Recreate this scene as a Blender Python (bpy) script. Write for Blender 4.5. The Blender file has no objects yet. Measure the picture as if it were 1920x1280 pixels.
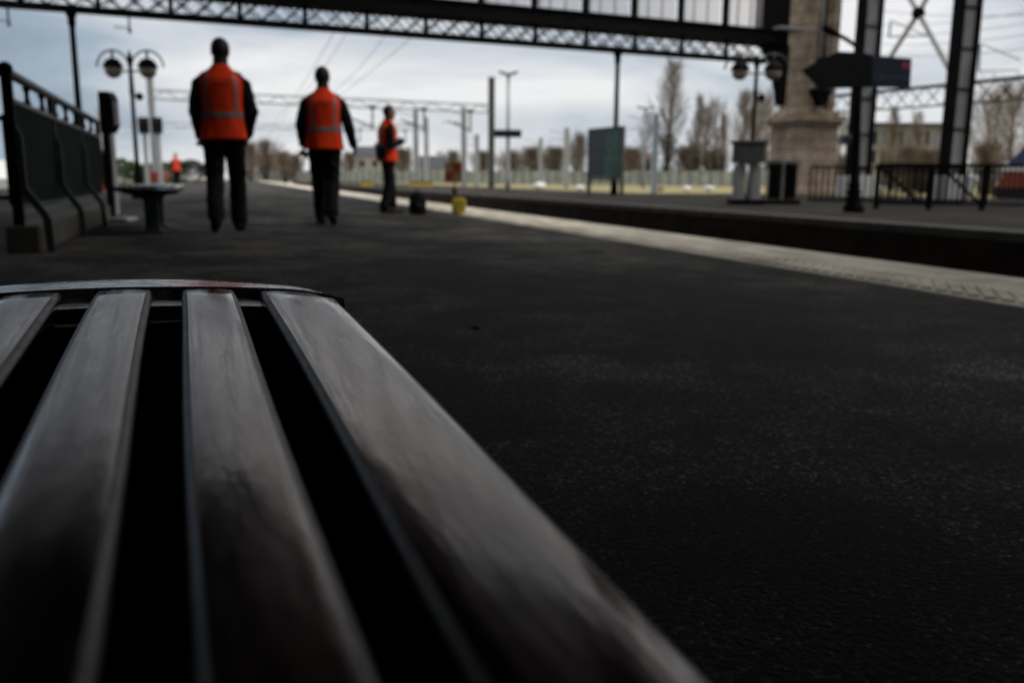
import bpy, bmesh, math, random
import numpy as np
from mathutils import noise as mnoise
from mathutils import Vector, Matrix, Euler
R = math.radians
random.seed(7)
scn = bpy.context.scene
col = scn.collection

# ------------------------------------------------------------------ camera
F, W, H = 1640.0, 1920, 1280
PSI, PITCH, ROLL = R(17.2), math.atan((640 - 337) / F), R(0.45)
CAM = Vector((0, 0, 0.5))
fh = Vector((math.sin(PSI), math.cos(PSI), 0))
fw = Vector((math.sin(PSI) * math.cos(PITCH), math.cos(PSI) * math.cos(PITCH), -math.sin(PITCH)))
r0 = Vector((math.cos(PSI), -math.sin(PSI), 0))
u0 = r0.cross(fw)
rt = r0 * math.cos(ROLL) + u0 * math.sin(ROLL)
up = rt.cross(fw)
cam = bpy.data.cameras.new('camera')
cam.sensor_width = 36.0
cam.lens = 36.0 * F / W
cam.clip_start, cam.clip_end = 0.02, 3000
cam.dof.use_dof = True
cam.dof.focus_distance = 0.98
cam.dof.aperture_fstop = 4.4
cam.dof.aperture_blades = 7
camo = bpy.data.objects.new('camera', cam)
col.objects.link(camo)
m = Matrix((rt, up, -fw)).transposed().to_4x4()
m.translation = CAM
camo.matrix_world = m
scn.camera = camo

# ------------------------------------------------------------------ sky, sun, exposure
SUN_AZ, SUN_EL = R(115), R(52)
wd = bpy.data.worlds.new('World')
scn.world = wd
wd.use_nodes = True
nt = wd.node_tree
nt.nodes.clear()
def wn(t, **k):
    n = nt.nodes.new(t)
    for a, b in k.items(): setattr(n, a, b)
    return n
out = wn('ShaderNodeOutputWorld'); bg = wn('ShaderNodeBackground')
sky = wn('ShaderNodeTexSky', sky_type='NISHITA', sun_disc=False, sun_elevation=SUN_EL, sun_rotation=SUN_AZ)
sky.air_density = 1.0; sky.dust_density = 2.0
bg.inputs['Strength'].default_value = 0.095
tc = wn('ShaderNodeTexCoord')
mp = wn('ShaderNodeMapping'); mp.inputs['Scale'].default_value = (1.0, 1.0, 4.2); mp.inputs['Location'].default_value = (0.3, 1.7, 0.2)
nz = wn('ShaderNodeTexNoise'); nz.inputs['Scale'].default_value = 2.1; nz.inputs['Detail'].default_value = 7; nz.inputs['Roughness'].default_value = 0.55
nz.inputs['Distortion'].default_value = 0.4
# brightness falls away from the bright part of the sky (ahead, low, to the right)
vd = wn('ShaderNodeVectorMath', operation='DOT_PRODUCT')
bd = Vector((math.sin(R(24)), math.cos(R(24)), 0.05)).normalized()
vd.inputs[1].default_value = bd
mr = wn('ShaderNodeMapRange'); mr.inputs['From Min'].default_value = 0.55; mr.inputs['From Max'].default_value = 1.0
mr.inputs['To Min'].default_value = -0.20; mr.inputs['To Max'].default_value = 0.22
ad = wn('ShaderNodeMath', operation='ADD')
cr = wn('ShaderNodeValToRGB')
e = cr.color_ramp.elements
e[0].position = 0.28; e[0].color = (1.9, 2.55, 3.25, 1)
e[1].position = 0.74; e[1].color = (8.2, 8.25, 8.3, 1)
k = cr.color_ramp.elements.new(0.5); k.color = (3.6, 4.3, 5.1, 1)
k = cr.color_ramp.elements.new(0.6); k.color = (5.8, 6.2, 6.7, 1)
mx = wn('ShaderNodeMix', data_type='RGBA'); mx.inputs['Factor'].default_value = 0.93
L = nt.links.new
L(tc.outputs['Generated'], mp.inputs['Vector']); L(mp.outputs['Vector'], nz.inputs['Vector'])
L(tc.outputs['Generated'], vd.inputs[0]); L(vd.outputs['Value'], mr.inputs['Value'])
L(nz.outputs['Fac'], ad.inputs[0]); L(mr.outputs['Result'], ad.inputs[1]); L(ad.outputs['Value'], cr.inputs['Fac'])
L(sky.outputs['Color'], mx.inputs['A']); L(cr.outputs['Color'], mx.inputs['B'])
sx = wn('ShaderNodeSeparateXYZ'); zr = wn('ShaderNodeMapRange')      # an overcast sky is brightest overhead
zr.inputs['From Min'].default_value = 0.28; zr.inputs['From Max'].default_value = 0.8; zr.inputs['To Min'].default_value = 1.0; zr.inputs['To Max'].default_value = 3.0
vm = wn('ShaderNodeVectorMath', operation='SCALE'); zm = wn('ShaderNodeMapRange'); zm.inputs['From Min'].default_value = 0.28; zm.inputs['From Max'].default_value = 0.6
zx = wn('ShaderNodeMix', data_type='RGBA'); zx.inputs['B'].default_value = (5.2, 5.0, 4.7, 1)
L(mx.outputs['Result'], zx.inputs['A'])
L(tc.outputs['Generated'], sx.inputs[0]); L(sx.outputs['Z'], zr.inputs['Value']); L(sx.outputs['Z'], zm.inputs['Value']); L(zm.outputs['Result'], zx.inputs['Factor']); L(zx.outputs['Result'], vm.inputs[0]); L(zr.outputs['Result'], vm.inputs['Scale'])
L(vm.outputs['Vector'], bg.inputs['Color']); L(bg.outputs['Background'], out.inputs['Surface'])
sl = bpy.data.lights.new('sun', 'SUN'); sl.energy = 1.5; sl.angle = R(25); sl.color = (1, 0.96, 0.9)
so = bpy.data.objects.new('sun', sl); col.objects.link(so)
sd = Vector((math.sin(SUN_AZ) * math.cos(SUN_EL), math.cos(SUN_AZ) * math.cos(SUN_EL), math.sin(SUN_EL)))
so.rotation_euler = sd.to_track_quat('Z', 'Y').to_euler()
so.location = sd * 60
scn.view_settings.view_transform = 'Standard'
scn.view_settings.look = 'None'
scn.view_settings.exposure = 0.2
scn.view_settings.gamma = 1.0
scn.cycles.max_bounces = 6
scn.cycles.transparent_max_bounces = 16
scn.cycles.sample_clamp_indirect = 4.0

# ------------------------------------------------------------------ placing helpers
def ray(px, py):
    return fw + rt * ((px - 960) / F) - up * ((py - 640) / F)
def at(px, py, z=0.0):                      # point of the level z seen there
    d = ray(px, py); return CAM + d * ((z - CAM.z) / d.z)
def atd(px, py, dist):                      # point at a given distance ahead of the camera
    d = ray(px, py); return CAM + d * (dist / d.dot(fh))
def ground(px, dist, z=0.0):
    p = atd(px, 340, dist); p.z = z; return p

# ------------------------------------------------------------------ materials
MATS = {}
def mat(name, c, rough=0.6, metal=0.0, var=0.25, scale=6.0, c2=None, bump=0.0, bscale=None, stretch=(1, 1, 1), coat=0.0, spec=0.5, rvar=0.0, ramp=(0.35, 0.65), detail=6):
    if name in MATS: return MATS[name]
    M = bpy.data.materials.new(name); M.use_nodes = True
    n = M.node_tree.nodes; l = M.node_tree.links.new
    b = n['Principled BSDF']
    t = n.new('ShaderNodeTexCoord'); mpn = n.new('ShaderNodeMapping'); mpn.inputs['Scale'].default_value = stretch
    l(t.outputs['Object'], mpn.inputs['Vector'])
    z = n.new('ShaderNodeTexNoise'); z.inputs['Scale'].default_value = scale; z.inputs['Detail'].default_value = detail; z.inputs['Roughness'].default_value = 0.6
    l(mpn.outputs['Vector'], z.inputs['Vector'])
    r = n.new('ShaderNodeValToRGB')
    lo = tuple(x * (1 - var) for x in c) if c2 is None else c2
    hi = tuple(min(1, x * (1 + var)) for x in c) if c2 is None else c
    r.color_ramp.elements[0].position, r.color_ramp.elements[1].position = ramp
    r.color_ramp.elements[0].color = (*lo, 1); r.color_ramp.elements[1].color = (*hi, 1)
    l(z.outputs['Fac'], r.inputs['Fac']); l(r.outputs['Color'], b.inputs['Base Color'])
    b.inputs['Roughness'].default_value = rough; b.inputs['Metallic'].default_value = metal
    b.inputs['Specular IOR Level'].default_value = spec
    b.inputs['Coat Weight'].default_value = coat
    if rvar:
        q = n.new('ShaderNodeMapRange'); q.inputs['To Min'].default_value = max(0.05, rough - rvar); q.inputs['To Max'].default_value = min(1, rough + rvar)
        q.inputs['From Min'].default_value = 0.3; q.inputs['From Max'].default_value = 0.7
        l(z.outputs['Fac'], q.inputs['Value']); l(q.outputs['Result'], b.inputs['Roughness'])
    if bump:
        z2 = n.new('ShaderNodeTexNoise'); z2.inputs['Scale'].default_value = bscale or scale * 4; z2.inputs['Detail'].default_value = 5
        l(mpn.outputs['Vector'], z2.inputs['Vector'])
        bp = n.new('ShaderNodeBump'); bp.inputs['Strength'].default_value = bump; bp.inputs['Distance'].default_value = 0.01
        l(z2.outputs['Fac'], bp.inputs['Height']); l(bp.outputs['Normal'], b.inputs['Normal'])
    MATS[name] = M
    return M

asphalt = mat('asphalt', (0.034, 0.033, 0.032), 0.85, c2=(0.010, 0.010, 0.0098), scale=1.5, bump=0.35, bscale=95, spec=0.12, detail=15, ramp=(0.42, 0.60))
def add_chips(M, scale, thr, colr):          # scattered pale stones in the asphalt
    n = M.node_tree.nodes; l = M.node_tree.links.new; b = n['Principled BSDF']
    src = b.inputs['Base Color'].links[0].from_socket
    t = n.new('ShaderNodeTexCoord')
    z = n.new('ShaderNodeTexNoise'); z.inputs['Scale'].default_value = scale; z.inputs['Detail'].default_value = 2
    l(t.outputs['Object'], z.inputs['Vector'])
    r = n.new('ShaderNodeValToRGB'); r.color_ramp.elements[0].position = thr; r.color_ramp.elements[1].position = thr + 0.06
    l(z.outputs['Fac'], r.inputs['Fac'])
    m_ = n.new('ShaderNodeMix'); m_.data_type = 'RGBA'; m_.inputs['B'].default_value = (*colr, 1)
    l(r.outputs['Color'], m_.inputs['Factor']); l(src, m_.inputs['A']); l(m_.outputs['Result'], b.inputs['Base Color'])
add_chips(asphalt, 120, 0.57, (0.075, 0.073, 0.07))
add_chips(asphalt, 9, 0.74, (0.09, 0.088, 0.085))
def aggregate(M, scale):
    n = M.node_tree.nodes; l = M.node_tree.links.new; b = n['Principled BSDF']
    src = b.inputs['Base Color'].links[0].from_socket
    t = n.new('ShaderNodeTexCoord'); v = n.new('ShaderNodeTexVoronoi'); v.inputs['Scale'].default_value = scale
    l(t.outputs['Object'], v.inputs['Vector'])
    sp = n.new('ShaderNodeSeparateColor'); l(v.outputs['Color'], sp.inputs[0])
    r = n.new('ShaderNodeValToRGB'); r.color_ramp.elements[0].color = (0.25, 0.25, 0.25, 1); r.color_ramp.elements[1].color = (3.6, 3.5, 3.4, 1)
    r.color_ramp.elements[0].position = 0.1; k_ = r.color_ramp.elements.new(0.72); k_.color = (1.05, 1.05, 1.05, 1)
    l(sp.outputs[0], r.inputs['Fac'])
    m_ = n.new('ShaderNodeMix'); m_.data_type = 'RGBA'; m_.blend_type = 'MULTIPLY'; m_.inputs['Factor'].default_value = 1
    l(src, m_.inputs['A']); l(r.outputs['Color'], m_.inputs['B']); l(m_.outputs['Result'], b.inputs['Base Color'])
aggregate(asphalt, 125)
def patches(M, scale, lo, hi, stretch):
    n = M.node_tree.nodes; l = M.node_tree.links.new; b = n['Principled BSDF']
    src = b.inputs['Base Color'].links[0].from_socket
    t = n.new('ShaderNodeTexCoord'); mp_ = n.new('ShaderNodeMapping'); mp_.inputs['Scale'].default_value = stretch
    z = n.new('ShaderNodeTexNoise'); z.inputs['Scale'].default_value = scale; z.inputs['Detail'].default_value = 8; z.inputs['Distortion'].default_value = 0.6
    l(t.outputs['Object'], mp_.inputs[0]); l(mp_.outputs[0], z.inputs['Vector'])
    r = n.new('ShaderNodeMapRange'); r.inputs['From Min'].default_value = 0.38; r.inputs['From Max'].default_value = 0.62; r.inputs['To Min'].default_value = lo; r.inputs['To Max'].default_value = hi
    l(z.outputs['Fac'], r.inputs['Value'])
    m_ = n.new('ShaderNodeMix'); m_.data_type = 'RGBA'; m_.blend_type = 'MULTIPLY'; m_.inputs['Factor'].default_value = 1
    l(src, m_.inputs['A']); l(r.outputs['Result'], m_.inputs['B']); l(m_.outputs['Result'], b.inputs['Base Color'])
patches(asphalt, 0.6, 0.35, 1.9, (1, 0.7, 1)); patches(asphalt, 3.6, 0.5, 1.55, (1, 1, 1))
far_asphalt = mat('far_asphalt', (0.028, 0.025, 0.022), 0.9, var=0.4, scale=0.7, spec=0.1)
cream = mat('cream_concrete', (0.66, 0.61, 0.51), 0.75, var=0.2, scale=2.2, bump=0.2, bscale=60, detail=9)
patches(cream, 3.0, 0.7, 1.15, (2, 0.6, 1))
kerbm = mat('kerb_concrete', (0.075, 0.068, 0.057), 0.85, var=0.35, scale=3)
pitwall = mat('pit_wall', (0.035, 0.024, 0.018), 0.95, spec=0.1, var=0.4, scale=2)
ballast = mat('ballast', (0.045, 0.036, 0.03), 0.95, var=0.5, scale=14, bump=1.0, bscale=30)
soil = mat('yard_ground', (0.30, 0.26, 0.20), 0.95, var=0.3, scale=0.15)
grassm = mat('grass', (0.26, 0.21, 0.085), 0.95, c2=(0.15, 0.14, 0.055), scale=0.5)
rust = mat('rusty_steel', (0.09, 0.045, 0.03), 0.7, var=0.4, scale=9)
railtop = mat('rail_steel', (0.25, 0.24, 0.23), 0.35, metal=0.9)
iron = mat('dark_iron', (0.008, 0.008, 0.009), 0.75, var=0.3, scale=4, spec=0.06)
iron2 = mat('greenish_iron', (0.04, 0.05, 0.055), 0.5, var=0.3, scale=4, spec=0.3)
greysteel = mat('grey_painted_steel', (0.36, 0.37, 0.37), 0.55, var=0.2, scale=2)
galv = mat('galvanised_steel', (0.42, 0.43, 0.44), 0.5, var=0.15, scale=2)
galvdark = mat('weathered_mast', (0.10, 0.10, 0.09), 0.6, var=0.3, scale=2)
paleblue = mat('pale_blue_paint', (0.28, 0.34, 0.42), 0.5, var=0.15, scale=3)
stone = mat('pier_stone', (0.40, 0.32, 0.245), 0.9, var=0.3, scale=2.2, bump=0.4, bscale=14)
roofm = mat('roof_boards', (0.035, 0.03, 0.027), 0.9, var=0.3, scale=3)
blackcloth = mat('black_cloth', (0.008, 0.008, 0.010), 0.9, var=0.3, scale=20, spec=0.15)
navycloth = mat('dark_navy_cloth', (0.009, 0.009, 0.012), 0.9, var=0.3, scale=20, spec=0.15)
leather = mat('black_leather', (0.008, 0.008, 0.008), 0.5, var=0.3, scale=30, spec=0.3)
vestm = mat('orange_vest', (0.95, 0.055, 0.009), 0.8, var=0.12, scale=7, spec=0.2)
bandm = mat('reflective_grey', (0.22, 0.20, 0.20), 0.5, var=0.15, scale=12)
hairm = mat('dark_hair', (0.012, 0.009, 0.008), 0.7, var=0.4, scale=60)
darkskin = mat('brown_skin', (0.035, 0.018, 0.012), 0.55, var=0.2, scale=14)
skin = mat('tan_skin', (0.24, 0.12, 0.08), 0.55, var=0.15, scale=14)
paper = mat('paper', (0.7, 0.7, 0.72), 0.8, var=0.08, scale=9)
paper2 = mat('dirty_paper', (0.6, 0.56, 0.5), 0.85, var=0.3, scale=60)
lettm = mat('black_print', (0.01, 0.008, 0.01), 0.8)
signblue = mat('sign_blue', (0.014, 0.021, 0.045), 0.4, var=0.2, scale=3)
signtext = mat('sign_lettering', (0.10, 0.12, 0.13), 0.6, var=0.1)
logored = mat('logo_magenta', (0.45, 0.05, 0.12), 0.5, var=0.1)
yellow = mat('yellow_paint', (0.50, 0.38, 0.035), 0.6, var=0.25, scale=12)
redm = mat('stop_red', (0.30, 0.035, 0.015), 0.55, var=0.3, scale=14)
tanm = mat('tan_panel', (0.32, 0.20, 0.11), 0.6, var=0.25, scale=12)
darkred = mat('dark_red_lens', (0.07, 0.006, 0.004), 0.3)
posterd = mat('poster_grey', (0.035, 0.045, 0.055), 0.35, c2=(0.02, 0.02, 0.026), scale=3)
posterg = mat('poster_green', (0.035, 0.13, 0.095), 0.35, c2=(0.02, 0.045, 0.038), scale=3)
fencec = mat('fence_concrete', (0.42, 0.44, 0.41), 0.85, c2=(0.24, 0.27, 0.23), scale=0.8)
barkm = mat('bark', (0.085, 0.066, 0.05), 0.95, var=0.35, scale=2)
twigm = mat('twigs', (0.26, 0.21, 0.165), 0.95, var=0.35, scale=0.8)
leafg = mat('hedge_leaf', (0.06, 0.11, 0.02), 0.8, c2=(0.025, 0.05, 0.01), scale=1.2)
ivym = mat('ivy_leaf', (0.03, 0.035, 0.014), 0.8, c2=(0.018, 0.018, 0.008), scale=1.2)
wallm = mat('house_render', (0.42, 0.39, 0.34), 0.9, var=0.15, scale=1)
slate = mat('slate_roof', (0.05, 0.055, 0.07), 0.7, var=0.25, scale=2)
tilem = mat('tile_roof', (0.22, 0.11, 0.07), 0.8, var=0.25, scale=2)
winm = mat('window_glass', (0.03, 0.035, 0.045), 0.15, var=0.1)
whitem = mat('white_paint', (0.62, 0.63, 0.64), 0.45, var=0.08, scale=2)
trainblue = mat('train_blue', (0.010, 0.022, 0.08), 0.3, var=0.15, scale=2)
trainred = mat('train_red', (0.20, 0.025, 0.015), 0.35, var=0.15)
rubber = mat('rubber', (0.012, 0.012, 0.012), 0.8)
globe = mat('globe_opal', (0.36, 0.31, 0.25), 0.35, var=0.25, scale=6)
plastic = mat('black_plastic', (0.007, 0.008, 0.009), 0.6, spec=0.2)
greyplastic = mat('grey_plastic', (0.16, 0.16, 0.17), 0.5)
wood = mat('varnished_slats', (0.05, 0.017, 0.012), 0.17, c2=(0.012, 0.0045, 0.004), scale=9, stretch=(3.5, 0.6, 3), rvar=0.09, bump=0.12, bscale=15, detail=9, spec=1.0, coat=0.2)
wood.node_tree.nodes['Principled BSDF'].inputs['Coat Roughness'].default_value = 0.16
wood.node_tree.nodes['Principled BSDF'].inputs['Specular Tint'].default_value = (1.0, 0.80, 0.70, 1)
worn_highlight = mat('worn_highlight_edges', (0.22, 0.17, 0.135), 0.45, c2=(0.03, 0.018, 0.014), scale=16, stretch=(3, 1, 3), ramp=(0.38, 0.58), detail=8)  # worn wood on the chamfers, its pale colour also painting in edge highlights
def worn_rim():
    M = mat('worn_grey_paint', (0.60, 0.63, 0.65), 0.24, metal=0.8, c2=(0.05, 0.05, 0.05), scale=38, rvar=0.12, bump=0.08, bscale=60, ramp=(0.33, 0.47), detail=8)
    n = M.node_tree.nodes; l = M.node_tree.links.new; b = n['Principled BSDF']
    src = b.inputs['Base Color'].links[0].from_socket
    t = n.new('ShaderNodeTexCoord'); d = n.new('ShaderNodeVectorMath'); d.operation = 'DISTANCE'; d.inputs[1].default_value = (0.118, 1.0, 0.372)
    l(t.outputs['Object'], d.inputs[0])
    z = n.new('ShaderNodeTexNoise'); z.inputs['Scale'].default_value = 60; l(t.outputs['Object'], z.inputs['Vector'])
    a = n.new('ShaderNodeMath'); a.operation = 'MULTIPLY_ADD'; a.inputs[1].default_value = 0.05; l(z.outputs['Fac'], a.inputs[0]); l(d.outputs['Value'], a.inputs[2])
    r = n.new('ShaderNodeValToRGB'); r.color_ramp.elements[0].position = 0.066; r.color_ramp.elements[1].position = 0.078
    r.color_ramp.elements[0].color = (1, 1, 1, 1); r.color_ramp.elements[1].color = (0, 0, 0, 1)
    l(a.outputs['Value'], r.inputs['Fac'])
    m_ = n.new('ShaderNodeMix'); m_.data_type = 'RGBA'; m_.inputs['B'].default_value = (0.42, 0.02, 0.025, 1)
    l(r.outputs['Color'], m_.inputs['Factor']); l(src, m_.inputs['A']); l(m_.outputs['Result'], b.inputs['Base Color'])
    return M
rimm = worn_rim()
def glass_mat():
    M = bpy.data.materials.new('frosted_glazing'); M.use_nodes = True
    n = M.node_tree.nodes; l = M.node_tree.links.new
    for x in list(n): n.remove(x)
    o = n.new('ShaderNodeOutputMaterial'); tr = n.new('ShaderNodeBsdfTransparent'); tl = n.new('ShaderNodeBsdfTranslucent'); mx_ = n.new('ShaderNodeMixShader')
    t = n.new('ShaderNodeTexCoord'); z = n.new('ShaderNodeTexNoise'); z.inputs['Scale'].default_value = 1.2; z.inputs['Detail'].default_value = 6
    l(t.outputs['Object'], z.inputs['Vector'])
    q = n.new('ShaderNodeMapRange'); q.inputs['To Min'].default_value = 0.28; q.inputs['To Max'].default_value = 0.5; l(z.outputs['Fac'], q.inputs['Value'])
    tr.inputs['Color'].default_value = (0.92, 0.89, 0.88, 1); tl.inputs['Color'].default_value = (0.7, 0.68, 0.68, 1)
    l(q.outputs['Result'], mx_.inputs['Fac']); l(tr.outputs[0], mx_.inputs[1]); l(tl.outputs[0], mx_.inputs[2]); l(mx_.outputs[0], o.inputs['Surface'])
    return M
glazing = glass_mat()
def stone_blocks():
    M = stone; n = M.node_tree.nodes; l = M.node_tree.links.new; b = n['Principled BSDF']
    src = b.inputs['Base Color'].links[0].from_socket
    t = n.new('ShaderNodeTexCoord'); sp = n.new('ShaderNodeSeparateXYZ'); cb = n.new('ShaderNodeCombineXYZ'); s2 = n.new('ShaderNodeMath'); s2.operation = 'ADD'
    l(t.outputs['Object'], sp.inputs[0]); l(sp.outputs['X'], s2.inputs[0]); l(sp.outputs['Y'], s2.inputs[1]); l(s2.outputs[0], cb.inputs['X']); l(sp.outputs['Z'], cb.inputs['Y'])
    bk = n.new('ShaderNodeTexBrick'); bk.inputs['Scale'].default_value = 1.0; bk.inputs['Brick Width'].default_value = 0.9; bk.inputs['Row Height'].default_value = 0.42; bk.inputs['Mortar Size'].default_value = 0.014
    bk.inputs['Color1'].default_value = (1, 1, 1, 1); bk.inputs['Color2'].default_value = (0.72, 0.7, 0.68, 1); bk.inputs['Mortar'].default_value = (0.35, 0.33, 0.3, 1)
    l(cb.outputs[0], bk.inputs['Vector'])
    m_ = n.new('ShaderNodeMix'); m_.data_type = 'RGBA'; m_.blend_type = 'MULTIPLY'; m_.inputs['Factor'].default_value = 1
    l(src, m_.inputs['A']); l(bk.outputs['Color'], m_.inputs['B']); l(m_.outputs['Result'], b.inputs['Base Color'])
stone_blocks()

# ------------------------------------------------------------------ mesh helpers
class MB:
    def __init__(s): s.b = bmesh.new(); s.smooth = False
    def box(s, c, d, rot=None, bev=0.0):
        r = bmesh.ops.create_cube(s.b, size=1.0)
        M = Matrix.Translation(Vector(c)) @ (rot.to_matrix().to_4x4() if rot is not None else Matrix.Identity(4)) @ Matrix.Diagonal((*d, 1))
        bmesh.ops.transform(s.b, matrix=M, verts=r['verts'])
        if bev:
            es = list({e for v in r['verts'] for e in v.link_edges})
            bmesh.ops.bevel(s.b, geom=es, offset=bev, segments=2, affect='EDGES', profile=0.5)
        return s
    def bar(s, p, q, w, h=None, upv=(0, 0, 1)):     # rectangular bar from p to q
        p, q = Vector(p), Vector(q); d = q - p; h = h or w
        z = Vector(upv)
        if abs(d.normalized().dot(z)) > 0.98: z = Vector((0, 1, 0))
        x = d.normalized().cross(z).normalized(); z = x.cross(d.normalized())
        vs = []
        for a in (p, q):
            for (i, j) in ((-1, -1), (1, -1), (1, 1), (-1, 1)):
                vs.append(s.b.verts.new(a + x * i * w / 2 + z * j * h / 2))
        for f in ((3, 2, 1, 0), (4, 5, 6, 7), (0, 1, 5, 4), (1, 2, 6, 5), (2, 3, 7, 6), (3, 0, 4, 7)):
            s.b.faces.new([vs[i] for i in f])
        return s
    def tube(s, pts, r, n=10, cap=True):
        pts = [Vector(p) for p in pts]; rs = r if isinstance(r, (list, tuple)) else [r] * len(pts)
        rings = []; prev = None
        for i, p in enumerate(pts):
            d = (pts[min(i + 1, len(pts) - 1)] - pts[max(i - 1, 0)]).normalized()
            a = prev if prev is not None else (Vector((0, 0, 1)) if abs(d.z) < 0.9 else Vector((1, 0, 0)))
            x = (a - d * a.dot(d)).normalized(); prev = x; y = d.cross(x)
            rings.append([s.b.verts.new(p + (x * math.cos(2 * math.pi * k / n) + y * math.sin(2 * math.pi * k / n)) * rs[i]) for k in range(n)])
        for a, b in zip(rings, rings[1:]):
            for k in range(n):
                f = s.b.faces.new((a[k], a[(k + 1) % n], b[(k + 1) % n], b[k])); f.smooth = True
        if cap:
            s.b.faces.new(rings[0][::-1]); s.b.faces.new(rings[-1])
        return s
    def lathe(s, prof, c=(0, 0, 0), n=20):
        return s.tube([Vector(c) + Vector((0, 0, z)) for r, z in prof], [max(r, 0.0005) for r, z in prof], n)
    def sphere(s, c, r, sc=(1, 1, 1), seg=20):
        q = bmesh.ops.create_uvsphere(s.b, u_segments=seg, v_segments=seg // 2 + 2, radius=r)
        bmesh.ops.transform(s.b, matrix=Matrix.Translation(Vector(c)) @ Matrix.Diagonal((*sc, 1)), verts=q['verts'])
        for v in q['verts']:
            for f in v.link_faces: f.smooth = True
        return s
    def prism(s, pts, axis, t):       # closed outline pts (3-D) thickened along axis by t
        ax = Vector(axis) * t
        a = [s.b.verts.new(Vector(p) - ax / 2) for p in pts]; b = [s.b.verts.new(Vector(p) + ax / 2) for p in pts]
        n = len(pts); s.b.faces.new(a[::-1]); s.b.faces.new(b)
        for i in range(n): s.b.faces.new((a[i], a[(i + 1) % n], b[(i + 1) % n], b[i]))
        return s
    def quad(s, *p):
        s.b.faces.new([s.b.verts.new(Vector(x)) for x in p]); return s
    def build(s, name, m, parent=None, loc=None):
        me = bpy.data.meshes.new(name)
        bmesh.ops.recalc_face_normals(s.b, faces=s.b.faces)
        s.b.to_mesh(me); s.b.free()
        me.materials.append(m)
        o = bpy.data.objects.new(name, me); col.objects.link(o)
        if parent is not None: o.parent = parent
        if loc is not None: o.location = loc
        return o
def thing(name, label, cat, loc=(0, 0, 0), rz=0.0, group=None):
    o = bpy.data.objects.new(name, None); o.empty_display_size = 0.2
    col.objects.link(o); o.location = loc; o.rotation_euler = (0, 0, rz)
    tag(o, label, cat, group); return o
def tag(o, label, cat, group=None):
    o['label'] = label; o['category'] = cat
    if group: o['group'] = group
    return o
def struct(o): o['kind'] = 'structure'; return o
def copy_tree(o, parent=None):
    c = o.copy(); col.objects.link(c)
    if parent is not None: c.parent = parent
    for ch in [x for x in bpy.data.objects if x.parent == o]: copy_tree(ch, c)
    return c
HEAD = lambda deg: -R(deg)          # compass heading (clockwise from +Y) to rotation about z

# ------------------------------------------------------------------ ground, platforms, tracks
EDGE, FAR0, FAR1, PIT = 3.95, 7.75, 24.5, -0.62
def sheet(name, x0, x1, y0, y1, z, m, nx=1, ny=1):
    b = MB()
    for i in range(nx):
        for j in range(ny):
            xa, xb = x0 + (x1 - x0) * i / nx, x0 + (x1 - x0) * (i + 1) / nx
            ya, yb = y0 + (y1 - y0) * j / ny, y0 + (y1 - y0) * (j + 1) / ny
            b.quad((xa, ya, z), (xb, ya, z), (xb, yb, z), (xa, yb, z))
    return struct(b.build(name, m))
sheet('ground', -900, 900, -300, 1500, PIT - 0.25, soil)
b = MB(); b.box(((-9 + 3.05) / 2, 45, -0.45), (12.05, 230, 0.9)); struct(b.build('platform', asphalt))
b = MB(); b.box(((3.05 + EDGE) / 2, -37.5, -0.447), (EDGE - 3.05 - 0.002, 65, 0.9)); b.box(((3.05 + EDGE) / 2, 105, -0.447), (EDGE - 3.05 - 0.002, 110, 0.9))
srnd = random.Random(4)
for i in range(55): b.box(((3.05 + EDGE) / 2 + srnd.uniform(-.003, .003), -5 + i + 0.5, -0.447 + srnd.uniform(-.002, .002)), (EDGE - 3.05 - 0.002, 0.992, 0.9), bev=0.006)
b.box((EDGE + 0.02, 45, -0.08), (0.10, 229.9, 0.16), bev=0.015)
# raised diagonal ribs on the inner half of the strip
for i in range(150):
    y = 1.2 + i * 0.095
    dx, dy = math.sin(R(40)), math.cos(R(40))
    a = Vector((3.12, y, 0.006)); q = a + Vector((dx, dy, 0)) * 0.5
    b.bar(a, a.lerp(q, srnd.uniform(0.985, 1.0)), 0.045, 0.011 + srnd.uniform(-.003, .003))
struct(b.build('platform_edge_strip', cream))
b = MB(); b.box((EDGE + 0.05, 45, -0.55), (0.05, 229, 0.7)); struct(b.build('near_platform_wall', pitwall))
sheet('track_bed', EDGE, FAR0, -60, 160, PIT, ballast)
for x in (EDGE + 1.12, EDGE + 1.12 + 1.5):
    t = thing('rail', 'rusty steel rail %s' % ('nearest the near platform' if x < EDGE + 1.5 else 'running beside the far platform wall'), 'rail', (x, 0, PIT), group='rails between the platforms')
    MB().box((0, 45, 0.02), (0.14, 210, 0.03)).box((0, 45, 0.08), (0.03, 210, 0.12)).build('web', rust, t)
    MB().box((0, 45, 0.155), (0.07, 210, 0.04), bev=0.008).build('running_surface', railtop, t)
b = MB(); b.box(((FAR0 + FAR1) / 2, -13.5, -0.45), (FAR1 - FAR0, 93, 0.9)); b.box(((FAR0 + 15.5) / 2, 81.5, -0.45), (15.5 - FAR0, 97, 0.9)); struct(b.build('far_platform', far_asphalt))
b = MB(); b.box((FAR0 + 0.13, 35, -0.05), (0.34, 189, 0.112), bev=0.015); struct(b.build('far_platform_edge', kerbm))
b = MB(); b.box((FAR0 - 0.03, 35, -0.53), (0.05, 189, 0.8)); struct(b.build('far_platform_wall', pitwall))
GZ = -0.3
struct(MB().box((160, 160, GZ - 0.35), (288.6, 253.4, 0.7)).build('grass_strip', grassm))

barsm = mat('dark_green_bars', (0.008, 0.011, 0.012), 0.9, var=0.3, scale=4, spec=0.0)
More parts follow.
